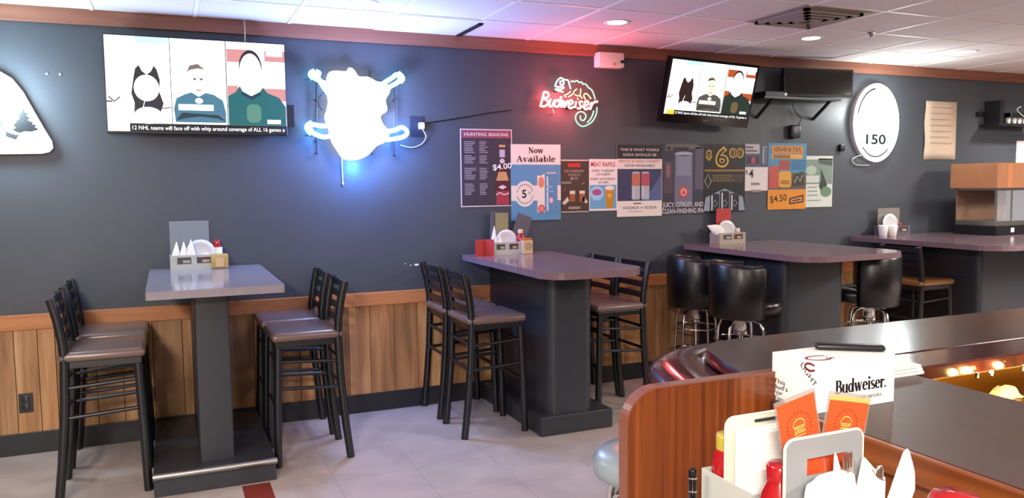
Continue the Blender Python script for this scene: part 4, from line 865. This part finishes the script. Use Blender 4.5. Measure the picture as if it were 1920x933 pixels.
def bottle(loc, label, sc=1.0, cap='ketchup_red', capl=None):
    t = thing('ketchup_bottle', label, 'bottle', loc)
    if sc: body = [(0, 0), (.03 * sc, .0), (.033 * sc, .01), (.033 * sc, .10 * sc), (.028 * sc, .13 * sc), (.018 * sc, .152 * sc), (.016 * sc, .16 * sc)]; cp = [(.021 * sc, .152 * sc), (.021 * sc, .175 * sc), (.017 * sc, .18 * sc), (0, .18 * sc)]
    else: body = [(0, 0), (.026, 0), (.0295, .01), (.0295, .118), (.0285, .134), (.024, .146), (.0215, .152)]; cp = [(.0225, .150), (.0225, .172), (.021, .177), (0, .177)]
    obj('bottle_body', MB().lathe(body, 'ketchup_red'), t); obj('cap', MB().lathe(cp, cap), t); return t
t = bottle((jx, -.085, TOP_Z), 'ketchup bottle with a red cap behind the yellow shaker ' + W1, .95); obj('bottle_label', MB().lathe([(.0318, .04), (.0318, .125)], 'paper_white'), t)
# caddy 2
W2 = 'under the now available poster'
t, x0 = caddy('pale condiment caddy with plates and yellow menu cards ' + W2, 923, w_=.235)
r0_ = on_y(890, 460, -.22).x; g = MB(); 
g.add([(0, 0, 0), (.085, .035, 0), (.085, .035, .115), (0, 0, .115), (.085, .035, 0), (.135, -.01, 0), (.135, -.01, .115), (.085, .035, .115)], [(0, 1, 2, 3), (4, 5, 6, 7)], 'red_card'); g.v = [(x + r0_, y - .235, z + TOP_Z) for x, y, z in g.v]
o = obj('menu_card', g); sd = o.modifiers.new('thick', 'SOLIDIFY'); sd.thickness = .002; tag(o, 'red folded table card standing beside the caddy under the now available poster', 'menu')
roll(x0 + .024, -.160, .20, 'pointed white napkin roll, tallest in the caddy under the now available poster', 4, .03, .02); roll(x0 + .066, -.158, .13, 'shorter white napkin roll in the caddy under the now available poster', 5, .05, .028)
plates(x0 + .143, -.15, .083, 2, W2)
menu_holder('yellow menu card standing behind the plates ' + W2, x0 + .075, .10, 1.345, 'yellow_card', -.072)
menu_holder('gray menu card tilted outward behind the yellow card', x0 + .16, .12, 1.34, 'gray_card', -.066, tilt=.35); menu_holder('dark menu card behind the tall napkin roll', x0 + .03, .10, 1.355, 'gray_card', -.060, tilt=.05)
jx = on_y(988, 455, -.21).x
t = thing('spice_shaker', 'tan seasoning carton with an orange cap ' + W2, 'shaker', (jx, -.21, TOP_Z)); obj('carton', MB().box(-.036, .036, -.025, .025, 0, .098, 'jar_tan'), t, bevel=.004); obj('cap', MB().box(-.03, .03, -.022, .022, .098, .113, 'cap_orange'), t, bevel=.004)
ar = Art((-.036, -.0252, 0)); ar.line(arc(.036, .055, .026, .021, 0, 352, 24), .004, P('#4a3a2c'), 1, True); ar.ell(.036, .055, .016, .011, P('#b09a78'), 1); obj('carton_label', ar, t)
bottle((jx - .01, -.12, TOP_Z), 'small red sauce bottle with a tan cap behind the seasoning carton', .95, 'jar_tan')
# caddy 3
W3 = 'between the tub stools'
t, x0 = caddy('sand-colored condiment caddy with plates ' + W3, 1350, w_=.26, body='caddy_sand')
menu_holder('upright red menu card behind the plates ' + W3, x0 + .05, .145, 1.335, 'red_card', -.075)
plates(x0 + .125, -.15, .09, 2, W3)
g = MB(); napkin_roll(g, 0, 0, 0, .16, .04, 0, 3); M = Matrix.Translation((x0 + .05, -.15, TOP_Z + .085)) @ Matrix.Rotation(-1.15, 4, 'Y'); g.v = [tuple(M @ Vector(v)) for v in g.v]
in_caddy('napkin_roll', g, 'white napkin bundle leaning out of the caddy %s' % W3, 'napkin')
t = thing('spice_shaker', 'clear shaker with a white cap in the caddy ' + W3, 'shaker', (x0 + .225, -.13, TOP_Z + .004)); obj('glass_jar', MB().lathe([(0, 0), (.022, 0), (.022, .08), (.014, .095)], 'jar_tan'), t); obj('cap', MB().lathe([(.016, .092), (.016, .115), (0, .118)], 'white_plastic'), t)
# caddy 4
W4 = 'on the farthest pub table'
t, x0 = caddy('pinkish condiment caddy with paper cups ' + W4, 1661, w_=.30, body='gray_card')
plates(x0 + .13, -.15, .095, 1, W4)
menu_holder('faded clear menu sheet behind the plate ' + W4, x0 + .02, .27, 1.30, 'sleeve', -.075, name='acrylic_sheet', cat='sign holder')
for k, l in enumerate(('outer', 'inner')):
    q = on_y(1651 + 14 * k, 418, -.24); tag(obj('paper_cup', MB().lathe([(0, 0), (.03, 0), (.042, .10), (.04, .105), (.036, .1), (0, .098)], 'paper_white', o=(q.x, -.27 - .02 * k, TOP_Z), n=18)), 'white paper cup standing at the %s end of the row %s' % (l, W4), 'cup', 'paper cups on the far table')
bottle((x0 + .235, -.13, TOP_Z + .004), 'small red sauce bottle in the caddy ' + W4, .6)

# food warmer on the far table, box on it
w0, w1 = on_z(1861, 441, TOP_Z), None
wx, wy = 6.78, -.42
t = thing('food_warmer', 'countertop glass food warmer with a black base and white button', 'food warmer', (wx, wy, TOP_Z))
obj('base', MB().box(-.08, .62, -.22, .2, 0, .085, 'black_plastic'), t, bevel=.004); obj('button', MB().rbox(.11, .15, -.225, -.215, .025, .065, .004, 'button_white'), t, weld=True)
obj('cabinet', MB().box(-.07, .61, .18, .19, .12, .42, 'copper_back').box(-.07, .61, -.2, .19, .085, .125, 'steel').box(-.07, .61, -.2, .19, .40, .42, 'steel'), t)
for px_ in (-.07, .13, .595): obj('post', MB().box(px_, px_ + .015, -.2, -.185, .125, .40, 'steel'), t)
obj('glass_pane', MB().box(-.055, .60, -.196, -.193, .125, .40, 'clear_sheet'), t)
tag(obj('cardboard_box', MB().box(wx - .14, wx + .66, wy - .25, wy + .2, TOP_Z + .42, TOP_Z + .64, 'cardboard').box(wx - .005, wx + .06, wy - .2505, wy - .25, TOP_Z + .425, TOP_Z + .635, P('#b87a4e')), bevel=.003), 'brown cardboard box lying on the glass food warmer', 'box')

# ------------------------------------------------------------------ the bar
BZ = 1.0
lam_out = smooth([(1.4285, -3.752, 0), (1.46, -3.67, 0), (1.53, -3.50, 0), (1.60, -3.30, 0), (1.665, -3.17, 0), (1.78, -3.115, 0), (1.95, -3.105, 0)], 5)
lam_out = [(p.x, p.y) for p in lam_out]
t = thing('bar_counter', 'dark laminate L-shaped bar counter with wood edging and a padded-look curved rail', 'bar counter', (1.6, -3.8, 0))
sh_ = lambda pts: [(x - 1.6, y + 3.8) for x, y in pts]
top = lam_out + [(6.4, -3.105), (6.4, -3.53), (1.945, -3.53), (1.945, -3.69), (1.428, -3.69)]
top = [p for p in top if p[1] > -3.6901]; top = list(reversed(top[:-1]))
obj('countertop', MB().prism(sh_(top), BZ - .042, BZ, 'bar_laminate', None, 'rail_wood'), t, bevel=.003)
obj('service_top', MB().prism(sh_([(1.392, -5.35), (1.945, -5.35), (1.945, -3.6905), (1.4485, -3.6905), (1.4285, -3.752), (1.4285, -3.792), (1.392, -3.792)]), BZ - .042, BZ, 'service_laminate', None, 'rail_wood'), t, bevel=.002)
obj('edge_moulding', MB().box(1.374 - 1.6, 1.3915 - 1.6, -5.35 + 3.8, -3.83 + 3.8, BZ - .062, BZ - .0005, 'edge_wood'), t, bevel=.003, label='wood-grained edge strip along the counter')
obj('inner_moulding', MB().box(1.9455 - 1.6, 6.4 - 1.6, -3.69 + 3.8, -3.5305 + 3.8, BZ - .05, BZ - .003, 'rail_wood'), t, bevel=.006)
obj('bar_front', MB().prism(sh_([(1.70, -3.25), (6.35, -3.25), (6.35, -3.50), (1.86, -3.50), (1.86, -5.30), (1.43, -5.30), (1.43, -3.84), (1.60, -3.70)][::-1]), 0, BZ - .042, 'panel_wood'), t)
# rail swept along the outer edge
path = [(p[0], p[1]) for p in lam_out] + [(x, -3.105) for x in (2.4, 3.2, 4.2, 5.3, 6.4)]
prof = [(.0, -.10), (.0, -.020), (.02, -.012), (.05, -.006), (.09, -.004), (.125, -.008), (.155, -.018), (.18, -.034), (.196, -.054), (.20, -.076), (.192, -.096), (.16, -.108), (.08, -.108)]
g = []
for d, z in prof:
    row = []
    for i, p in enumerate(path):
        a, b = path[max(i - 1, 0)], path[min(i + 1, len(path) - 1)]; tx, ty = b[0] - a[0], b[1] - a[1]; L_ = math.hypot(tx, ty); row.append((p[0] - ty / L_ * (d + .001) - 1.6, p[1] + tx / L_ * (d + .001) + 3.8, BZ + z - .027))
    g.append(row)
g.append(g[0]); rm = MB().sheet(g, 'rail_wood'); 
for i in (0, len(path) - 1): e = [r[i] for r in g[:-1]]; rm.add(e, [tuple(range(len(e)))], 'rail_wood')
obj('arm_rail', rm, t, label='glossy dark red-brown curved arm rail')
# divider panel with a rounded top corner
PT = on_y(1300, 719, -3.79); pz = PT.z; pxl = on_y(1176, 840, -3.79).x; pxr = 1.425; r = .085
t = thing('divider_panel', 'orange-brown wood-grain divider panel with a rounded top corner', 'panel', ((pxl + pxr) / 2, -3.775, 0)); xc = (pxl + pxr) / 2
out = [(pxl, .0), (pxr, .0), (pxr, pz)] + [(p[0], p[1]) for p in arc(pxl + r, pz - r, r, r, 90, 180, 10)]
M = Matrix(((1, 0, 0, -xc), (0, 0, -1, 0), (0, 1, 0, 0), (0, 0, 0, 1)))
obj('board', MB().prism(out, -.012, .0148, 'panel_wood', M), t)
ed = [(pxl, 0)] + list(reversed(arc(pxl + r, pz - r, r, r, 90, 180, 10))) + [(pxr, pz)]; e2 = []
g = []
for i, p in enumerate(ed):
    a, b = ed[max(i - 1, 0)], ed[min(i + 1, len(ed) - 1)]; tx, tz = b[0] - a[0], b[1] - a[1]; L_ = math.hypot(tx, tz); n_ = (-tz / L_, tx / L_)
    g.append([(p[0] - xc, -.0165, p[1]), (p[0] + n_[0] * .004 - xc, -.0165, p[1] + n_[1] * .004), (p[0] + n_[0] * .004 - xc, .016, p[1] + n_[1] * .004), (p[0] - xc, .016, p[1]), (p[0] - xc, -.0165, p[1])])
obj('edge_band', MB().sheet(g, 'edge_band', smooth=False), t, label='dark edge band around the panel')

# under-bar well behind the counter, with bulbs and ice
t = thing('speed_well', 'brass-toned steel bar well glowing under the counter edge', 'bar well', (2.9, -3.9, 0))
obj('basin', MB().box(1.96 - 2.9, 3.9 - 2.9, -.30, .375, .835, .85, 'gold_steel').box(1.96 - 2.9, 3.9 - 2.9, -.32, -.30, .79, .865, 'gold_steel').box(1.96 - 2.9, 3.9 - 2.9, .375, .39, .79, .955, 'gold_steel'), t)
for k, x in enumerate((-.9, .95)):
    for y in (-.27, .33): obj('leg', MB().tube([(x, y, 0), (x, y, .835)], .016, 'steel', 8), t)
for k, (px, py, l) in enumerate(((1859, 697, 'brightest, in the middle of the bar well'), (1832, 700, 'dimmer, nearest the counter corner'), (1918, 686, 'farthest along the bar well'))):
    q = on_y(px, py, -3.72); t = thing('bar_bulb', 'small glowing bulb under the bar edge, %s' % l, 'bulb', (q.x, -3.72, q.z)); rb = (.0065, .0042, .004)[k]
    obj('bulb', MB().lathe([(rb * math.sin(PI * i / 8), -rb * math.cos(PI * i / 8)) for i in range(9)], 'bulb_warm', n=12), t); obj('socket', MB().lathe([(.005, rb * .9), (.006, BZ - .05 - q.z)], 'black_plastic', n=10), t)
    d = bpy.data.lights.new('bulb_lamp', 'POINT'); d.energy = (2.2, .9, .9)[k]; d.color = (1, .62, .22); d.shadow_soft_size = .012; l_ = bpy.data.objects.new('bulb_lamp', d); C.objects.link(l_); l_.parent = t; l_.location = (0, -.02, -.015)
q = on_y(1886, 716, -3.66); g = []
rn = random.Random(5)
for i in range(9):
    row = []
    for j in range(13):
        u, v = (i / 8 - .5) * 2, (j / 12 - .5) * 2; k = max(0, 1 - u * u - v * v); row.append((q.x + v * .055 + rn.uniform(-.005, .005), q.y + u * .035 + rn.uniform(-.004, .004), .852 + .028 * math.sqrt(k) + rn.uniform(0, .010) * (k > 0)))
    g.append(row)
tag(obj('crumpled_wrap', MB().sheet(g, 'foil')), 'crumpled pale yellow wrap lying in the bar well', 'wrap')

# ------------------------------------------------------------------ gray stool behind the divider panel
q = on_y(1124, 868, -3.25); rs = .18; cx = q.x + rs
t = thing('bar_stool', 'gray vinyl backless stool with chrome legs beside the divider panel', 'stool', (cx, -3.25, 0)); SZ = on_y(1150, 846, -3.25).z
obj('seat', MB().lathe([(0, SZ), (rs * .6, SZ - .004), (rs * .88, SZ - .018), (rs, SZ - .045), (rs * .97, SZ - .085), (rs * .8, SZ - .105), (0, SZ - .105)], 'gray_vinyl', n=36), t)
for k in range(4):
    a = PI + .25 + k * PI / 2; c, s = math.cos(a), math.sin(a); obj('leg', MB().tube([(c * rr, s * rr, z) for rr, z in ((.05, SZ - .112), (.11, SZ - .115), (.15, SZ - .14), (.17, SZ - .2), (.19, .3), (.21, 0))], .0135, 'chrome', 10), t)
obj('foot_ring', MB().tube([(.186 * math.cos(2 * PI * i / 32), .186 * math.sin(2 * PI * i / 32), .28) for i in range(32)], .0095, 'chrome', 8, closed=True), t)

# ------------------------------------------------------------------ beer carton on the counter
fy = -4.0
fl_, fr_ = on_y(1532, 766, fy), on_z(1676, 752, BZ); fy = fr_.y
bx1 = fr_.x; bx0 = on_y(1532, 700, fy).x; bh = on_y(1679, 663, fy).z - BZ; by1 = on_z(1456, 745, BZ).y
t = thing('beer_carton', 'white beer carton with black serif lettering on the bar counter', 'carton', ((bx0 + bx1) / 2, (fy + by1) / 2, BZ)); cx, cy = (bx0 + bx1) / 2, (fy + by1) / 2
w_, d_ = bx1 - bx0, by1 - fy
mb = MB().box(-w_ / 2, w_ / 2, -d_ / 2, d_ / 2, 0, bh, 'paper_white'); obj('carton_body', mb, t, bevel=.0015)
ar = Art((-w_ / 2, -d_ / 2 - .0008, 0), step=.0003); ar.serif('Budweiser.', w_ * .56, bh * .34, bh * .27, P('#15151a'), 1, width=w_ * .66)
ar.txt('KING OF BEERS.', w_ * .60, bh * .17, bh * .06, P('#2a2a30'), 1, width=w_ * .48); obj('front_print', ar, t, label='black serif beer name on the carton front')
ar = Art((-w_ / 2 - .0008, d_ / 2, 0), (0, -1, 0), (0, 0, 1), step=.0003)
for i, s_ in enumerate(('This', "Bud's", 'For', 'You.')): ar.txt(s_, d_ * .05, bh * (.37 - .118 * i), bh * .095, P('#2a2a30'), 1, al='l', width=d_ * (.27, .33, .22, .26)[i], bold=.01)
obj('side_slogan', ar, t); ar = Art((-w_ / 2 - .0008, d_ / 2, 0), (0, -1, 0), (0, 0, 1), step=.0003)
ar.txt('LIGHT', d_ * .80, bh * .70, bh * .12, P('#2a2a30'), 1, rot=-.75, width=d_ * .42); obj('side_print', ar, t)
ar = Art((-w_ / 2 - .0008, d_ / 2, 0), (0, -1, 0), (0, 0, 1), step=.0003); ar.line([(p[0], p[1]) for p in arc(d_ * .86, bh * .90, d_ * .11, bh * .07, 40, 330)], .005, P('#8c1f30'), 1); obj('side_logo', ar, t, label='dark red swirl logo')
ar = Art((-w_ / 2, -d_ / 2, bh + .0008), (1, 0, 0), (0, 1, 0), step=.0003); ar.line(arc(.05, d_ * .3, .035, .022, 30, 330), .006, P('#8c1f30'), 1); ar.line([(.075, d_ * .3), (.06, d_ * .2), (.09, d_ * .22)], .004, P('#8c1f30'), 1); ar.line([(.02, d_ * .13), (.10, d_ * .12)], .0012, P('#8a8a88'), 1); obj('top_print', ar, t)
g = MB().rbox(-.085, .085, -.018, .018, 0, .016, .008, 'black_plastic'); M = Matrix.Translation((cx + .06, cy + .005, BZ + bh + .001)) @ Matrix.Rotation(-.62, 4, 'Z'); g.v = [tuple(M @ Vector(v)) for v in g.v]
tag(obj('remote_control', g, weld=True), 'slim black remote control lying across the beer carton', 'remote')
q = on_z(1684, 690, BZ); 
t = thing('paper_stack', 'short stack of white papers behind the beer carton', 'papers', (q.x - .08, q.y - .03, BZ))
for k in range(3): obj('paper_bundle', MB().box(-.09 + .012 * k, .09 - .006 * k, -.05, .05, .010 * k, .010 * k + .008, 'paper_white'), t)

# ------------------------------------------------------------------ near table with two condiment caddies
TZ = .93
t = thing('near_table', 'wood-topped high table under the two gray condiment caddies', 'table', (.72, -4.62, 0)); obj('tabletop', MB().prism(rounded(-.45, .55, -.35, .44, (.04,) * 4), TZ - .035, TZ, 'panel_wood'), t, bevel=.003); obj('pedestal', MB().lathe([(.24, 0), (.24, .02), (.06, .04), (.05, .1), (.05, TZ - .06), (.14, TZ - .036)], 'black_metal'), t)
def near_caddy(label, x0, ymid, body, panel, zt, w_=.158, dp=.062, rim=1.05):
    t = thing('condiment_caddy', label, 'caddy', (x0 + w_ / 2, ymid, TZ)); hw = w_ / 2; th = .0028; rh = rim - TZ; b = MB()
    b.box(-hw, hw, -dp, dp, 0, th, body); b.box(-hw, -hw + th, -dp, dp, th, rh, body); b.box(hw - th, hw, -dp, dp, th, rh, body); b.box(-hw + th, hw - th, -dp, -dp + th, th, rh - .004, body); b.box(-hw + th, hw - th, dp - th, dp, th, rh, body); obj('tray', b, t, bevel=.0008)
    ph = zt - TZ; r = .016; sl0, sl1, sz0, sz1 = -hw * .46, hw * .58, ph - .062, ph - .034
    o_ = arc(hw - r, ph - r, r, r, 0, 90, 6) + arc(-hw + r, ph - r, r, r, 90, 180, 6); g = MB()
    M = Matrix(((1, 0, 0, 0), (0, 0, -1, 0), (0, 1, 0, 0), (0, 0, 0, 1)))
    hl = arc(sl1 - .006, sz1 - .006, .006, .006, 0, 90, 4) + arc(sl0 + .006, sz1 - .006, .006, .006, 90, 180, 4) + arc(sl0 + .006, sz0 + .006, .006, .006, 180, 270, 4) + arc(sl1 - .006, sz0 + .006, .006, .006, 270, 360, 4)
    # panel around the handle slot: four pieces
    g.prism([(-hw + th, th), (hw - th, th), (hw - th, sz0), (-hw + th, sz0)], -.002, .002, panel, M); g.prism([(-hw, sz0), (sl0, sz0), (sl0, sz1), (-hw, sz1)], -.002, .002, panel, M); g.prism([(sl1, sz0), (hw, sz0), (hw, sz1), (sl1, sz1)], -.002, .002, panel, M)
    g.prism([(-hw, sz1), (hw, sz1)] + o_, -.002, .002, panel, M); g.box(-hw, -hw + th, -.002, .002, rh, sz0, panel); g.box(hw - th, hw, -.002, .002, rh, sz0, panel)
    obj('handle_panel', g, t, weld=True)
    ob = MB().tube([(p[0], 0, p[1]) for p in [(-hw, rh)] + list(reversed(o_)) + [(hw, rh)]], .0026, 'ivory_plastic', 6); obj('panel_edge', ob, t)
    return t
X1c = on_y(1360, 850, -4.272).x
near_caddy('pale condiment caddy holding a white napkin stack, next to the divider panel', X1c, -4.272, 'caddy_pale', 'ivory_plastic', on_y(1400, 778, -4.272).z, w_=.165, dp=.066, rim=1.042)
X2c = on_y(1471, 870, -4.432).x
near_caddy('gray condiment caddy holding orange menus and wrapped cutlery', X2c, -4.432, 'caddy_gray', 'caddy_gray', on_y(1550, 813, -4.432).z, w_=.160, dp=.062)
# napkins in the first caddy
g = MB(); nx0, nx1 = X1c + .012, X1c + .118; zt = on_y(1420, 800, -4.29).z
for k in range(7): g.box(nx0 + .001 * (k % 3), nx1 - .0015 * (k % 2), -4.326 + .0065 * k, -4.321 + .0065 * k, TZ + .005, zt - .002 * ((k * 5) % 3) - (.06 if k < 2 else 0), 'napkin')
tag(obj('napkin_stack', g, bevel=.002), 'stack of white paper napkins standing in the pale caddy', 'napkins')
tag(obj('black_pen', MB().rbox(X1c + .055, X1c + .165, -4.276 - .008, -4.276 - .0035, zt + .006, zt + .011, .002, 'black_plastic'), weld=True), 'thin black pen lying along the top of the napkin stack', 'pen')
t = bottle((X1c + .0335, -4.2395, TZ + .003), 'red ketchup bottle with a yellow-green cap behind the white napkins', .0, 'cap_yellow')
t = bottle((X2c + .022, -4.398, TZ + .003), 'red ketchup bottle tucked behind the gray handle panel', 1.0)
q = on_y(1299, 878, -4.215); t = thing('pepper_tube', 'slim black tube with silver rings beside the pale caddy', 'tube', (q.x, -4.215, TZ)); hq = q.z - TZ
obj('tube_body', MB().lathe([(0, 0), (.0075, 0), (.0075, hq - .003), (.006, hq), (0, hq)], 'black_gloss', n=14), t)
for k in range(3): obj('silver_ring', MB().lathe([(.0077, hq - .018 - .024 * k), (.0082, hq - .0165 - .024 * k), (.0077, hq - .015 - .024 * k)], 'chrome', n=14), t)
# menus
OR = '#e2562c'
def menu(label, tl, tr, yy, strip, m0='sleeve'):
    A, B = on_y(*tl, yy), on_y(*tr, yy); U = (B - A); w_ = U.length; U.normalize(); V = Vector((-U.z, 0, U.x)); h = .165
    # keep the foot above the tray floor
    O = A - V * h
    t = thing('menu', label, 'menu', O); ar = Art((0, 0, 0), U, V, step=.0003); ar.base(w_, h, .0015, 'sleeve'); obj('sleeve', ar, t, label='clear plastic sleeve')
    ar = Art(U * .003, U, V, step=.0003); ar.O += ar.N * .0003; iw, ih = w_ - .006, h - .006
    ar.rect(0, 0, iw, ih - strip, P(OR), 1)
    if strip: ar.rect(0, ih - strip, iw, ih, P('#c9b568'), 1)
    Y_ = P('#f0d268'); cu, cv = iw * .5, ih - .046
    for k in range(15):
        an = math.radians(195 - k * 15); ar.rect(cu + .024 * math.cos(an) - .0009, cv + .024 * math.sin(an) - .0016, cu + .024 * math.cos(an) + .0009, cv + .024 * math.sin(an) + .0016, P('#7a3420'), 2)
    s = .0105
    ar.line([(cu + s * x, cv + s * y) for x, y in [(-1.1, .1), (-1.1, .5), (-.8, 1.0), (-.2, 1.25), (.2, 1.25), (.8, 1.0), (1.1, .5), (1.1, .1)]], .0014, Y_, 2, True)
    ar.line([(cu + s * x, cv + s * y) for x, y in [(-1.0, -.25), (-.6, -.1), (-.3, -.35), (0, -.1), (.3, -.35), (.6, -.1), (1.0, -.25)]], .0018, Y_, 2); ar.line([(cu - s, cv - s * .6), (cu + s, cv - s * .6)], .0016, Y_, 2)
    ar.line([(cu + s * x, cv + s * y) for x, y in [(-1.1, -.9), (1.1, -.9), (.95, -1.35), (-.95, -1.35)]], .0014, Y_, 2, True)
    ar.bars(iw * .3, cv - .03, iw * .75, 1, .004, .0012, P('#9a4020'), 2)
    obj('cover', ar, t, label='orange cover with a yellow burger drawing'); return t, O, U, V, w_
menu('orange menu with a burger drawing, tilted toward the napkin caddy', (1451, 757), (1527, 726), -4.408, 0)
t, O, U, V, w_ = menu('orange menu with a yellow top strip, tilted toward the bar counter', (1556, 732), (1634, 741), -4.402, .008)
ar = Art(U * .003, U, V, step=.0003); ar.O += ar.N * .0012; ar.txt('KIDS & B', w_ * .62, .045, .0055, P('#2a1a14'), 1, width=.045); obj('small_print', ar, t)
# wrapped cutlery in the front tray
def bundle(label, x, y, z, h, rx_, ry_, peak, seed, low=.7, lean=(0, 0), cutlery=None):
    t = thing('napkin_roll', label, 'napkin', (x, y, z), 0, 'napkin-wrapped cutlery in the gray caddy'); g = MB(); n = 36; rows = []
    for k in range(13):
        f = k / 12; row = []
        for j in range(n + 1):
            a = 2 * PI * j / n; hh = h * (low + (1 - low) * max(0, .5 + .5 * math.cos(a - peak)) ** 1.6); w_ = 1 + .10 * math.sin(3 * a + seed + 3 * f) + .05 * math.sin(7 * a - seed * 2 + 5 * f)
            sw = .82 + .30 * math.sin(f * 2.6) - .12 * f; row.append((rx_ * sw * w_ * math.cos(a) + lean[0] * f * h, ry_ * sw * w_ * math.sin(a) + lean[1] * f * h, f * hh))
        rows.append(row)
    top = []
    for j in range(n + 1): p = rows[-1][j]; c_ = (lean[0] * h, lean[1] * h); top.append((c_[0] + (p[0] - c_[0]) * .72, c_[1] + (p[1] - c_[1]) * .72, p[2] - .006))
    rows.append(top); ctr = []
    for j in range(n + 1): p = top[j]; ctr.append((lean[0] * h * .98 + (p[0] - lean[0] * h) * .1, lean[1] * h + (p[1] - lean[1] * h) * .1, h * low * .90))
    rows.append(ctr); g.sheet(rows, 'napkin'); g.add(ctr[:-1], [tuple(range(n))], 'napkin'); obj('wrap', g, t)
    if cutlery == 'fork':
        f = MB().box(-.004, .004, -.001, .001, -.03, .0, 'steel').box(-.0095, .0095, -.001, .001, 0, .012, 'steel')
        for k in range(4): f.box(-.0095 + .0054 * k, -.0065 + .0054 * k, -.001, .001, .012, .036, 'steel')
        M = Matrix.Translation((lean[0] * h + .012, lean[1] * h - ry_ * .35, h * .80)) @ Matrix.Rotation(-.12, 4, 'Y'); f.v = [tuple(M @ Vector(v)) for v in f.v]; obj('fork', f, t)
    if cutlery == 'spoon':
        M = Matrix.Translation((lean[0] * h, lean[1] * h - ry_ * .3, h * .72)) @ Matrix.Rotation(.1, 4, 'Y')
        f = MB().lathe([(.003, -.03), (.003, 0), (.007, .006), (.0105, .018), (.0095, .032), (.005, .041), (0, .042)], 'steel', n=16, sy=.3); f.v = [tuple(M @ Vector(v)) for v in f.v]; obj('spoon', f, t)
        f = MB().box(-.018, -.010, .002, .0045, -.03, .034, 'steel'); f.v = [tuple(M @ Vector(v)) for v in f.v]; obj('knife', f, t)
yb = -4.466
def bx_(px, y=yb): return on_y(px, 900, y).x
bz = TZ + .004
def hz(px, py, y=yb): return on_y(px, py, y).z - bz
bundle('wide crumpled white napkin bundle in the gray caddy, beside the red bottle', X2c + .057, yb, bz, hz(1530, 896), .052, .022, .4, 1, .92)
bundle('white napkin wrapped around a fork, its pointed flap up against the gray panel', bx_(1578, yb + .02), yb + .020, bz, hz(1562, 848, yb + .02), .016, .007, 3.0, 2, .66, (.0, 0), 'fork')
bundle('white napkin wrapped around a spoon and knife in the gray caddy', X2c + .126, yb + .004, bz, hz(1622, 864), .021, .018, 2.4, 4, .82, (.16, 0), 'spoon')
bundle('pointed white napkin roll leaning toward the bar counter in the gray caddy', X2c + .143, yb - .008, bz, hz(1670, 846), .0125, .013, .8, 7, .62, (.36, 0))
q = on_y(1792, 922, -4.62); rr = .036
tag(obj('red_tumbler', MB().lathe([(0, 0), (rr * .92, 0), (rr, .02), (rr * .95, q.z - TZ - .012), (rr * .8, q.z - TZ - .003), (0, q.z - TZ)], 'ketchup_red', o=(q.x, -4.62, TZ), n=28)), 'red plastic tumbler turned upside down at the corner of the near table', 'tumbler')
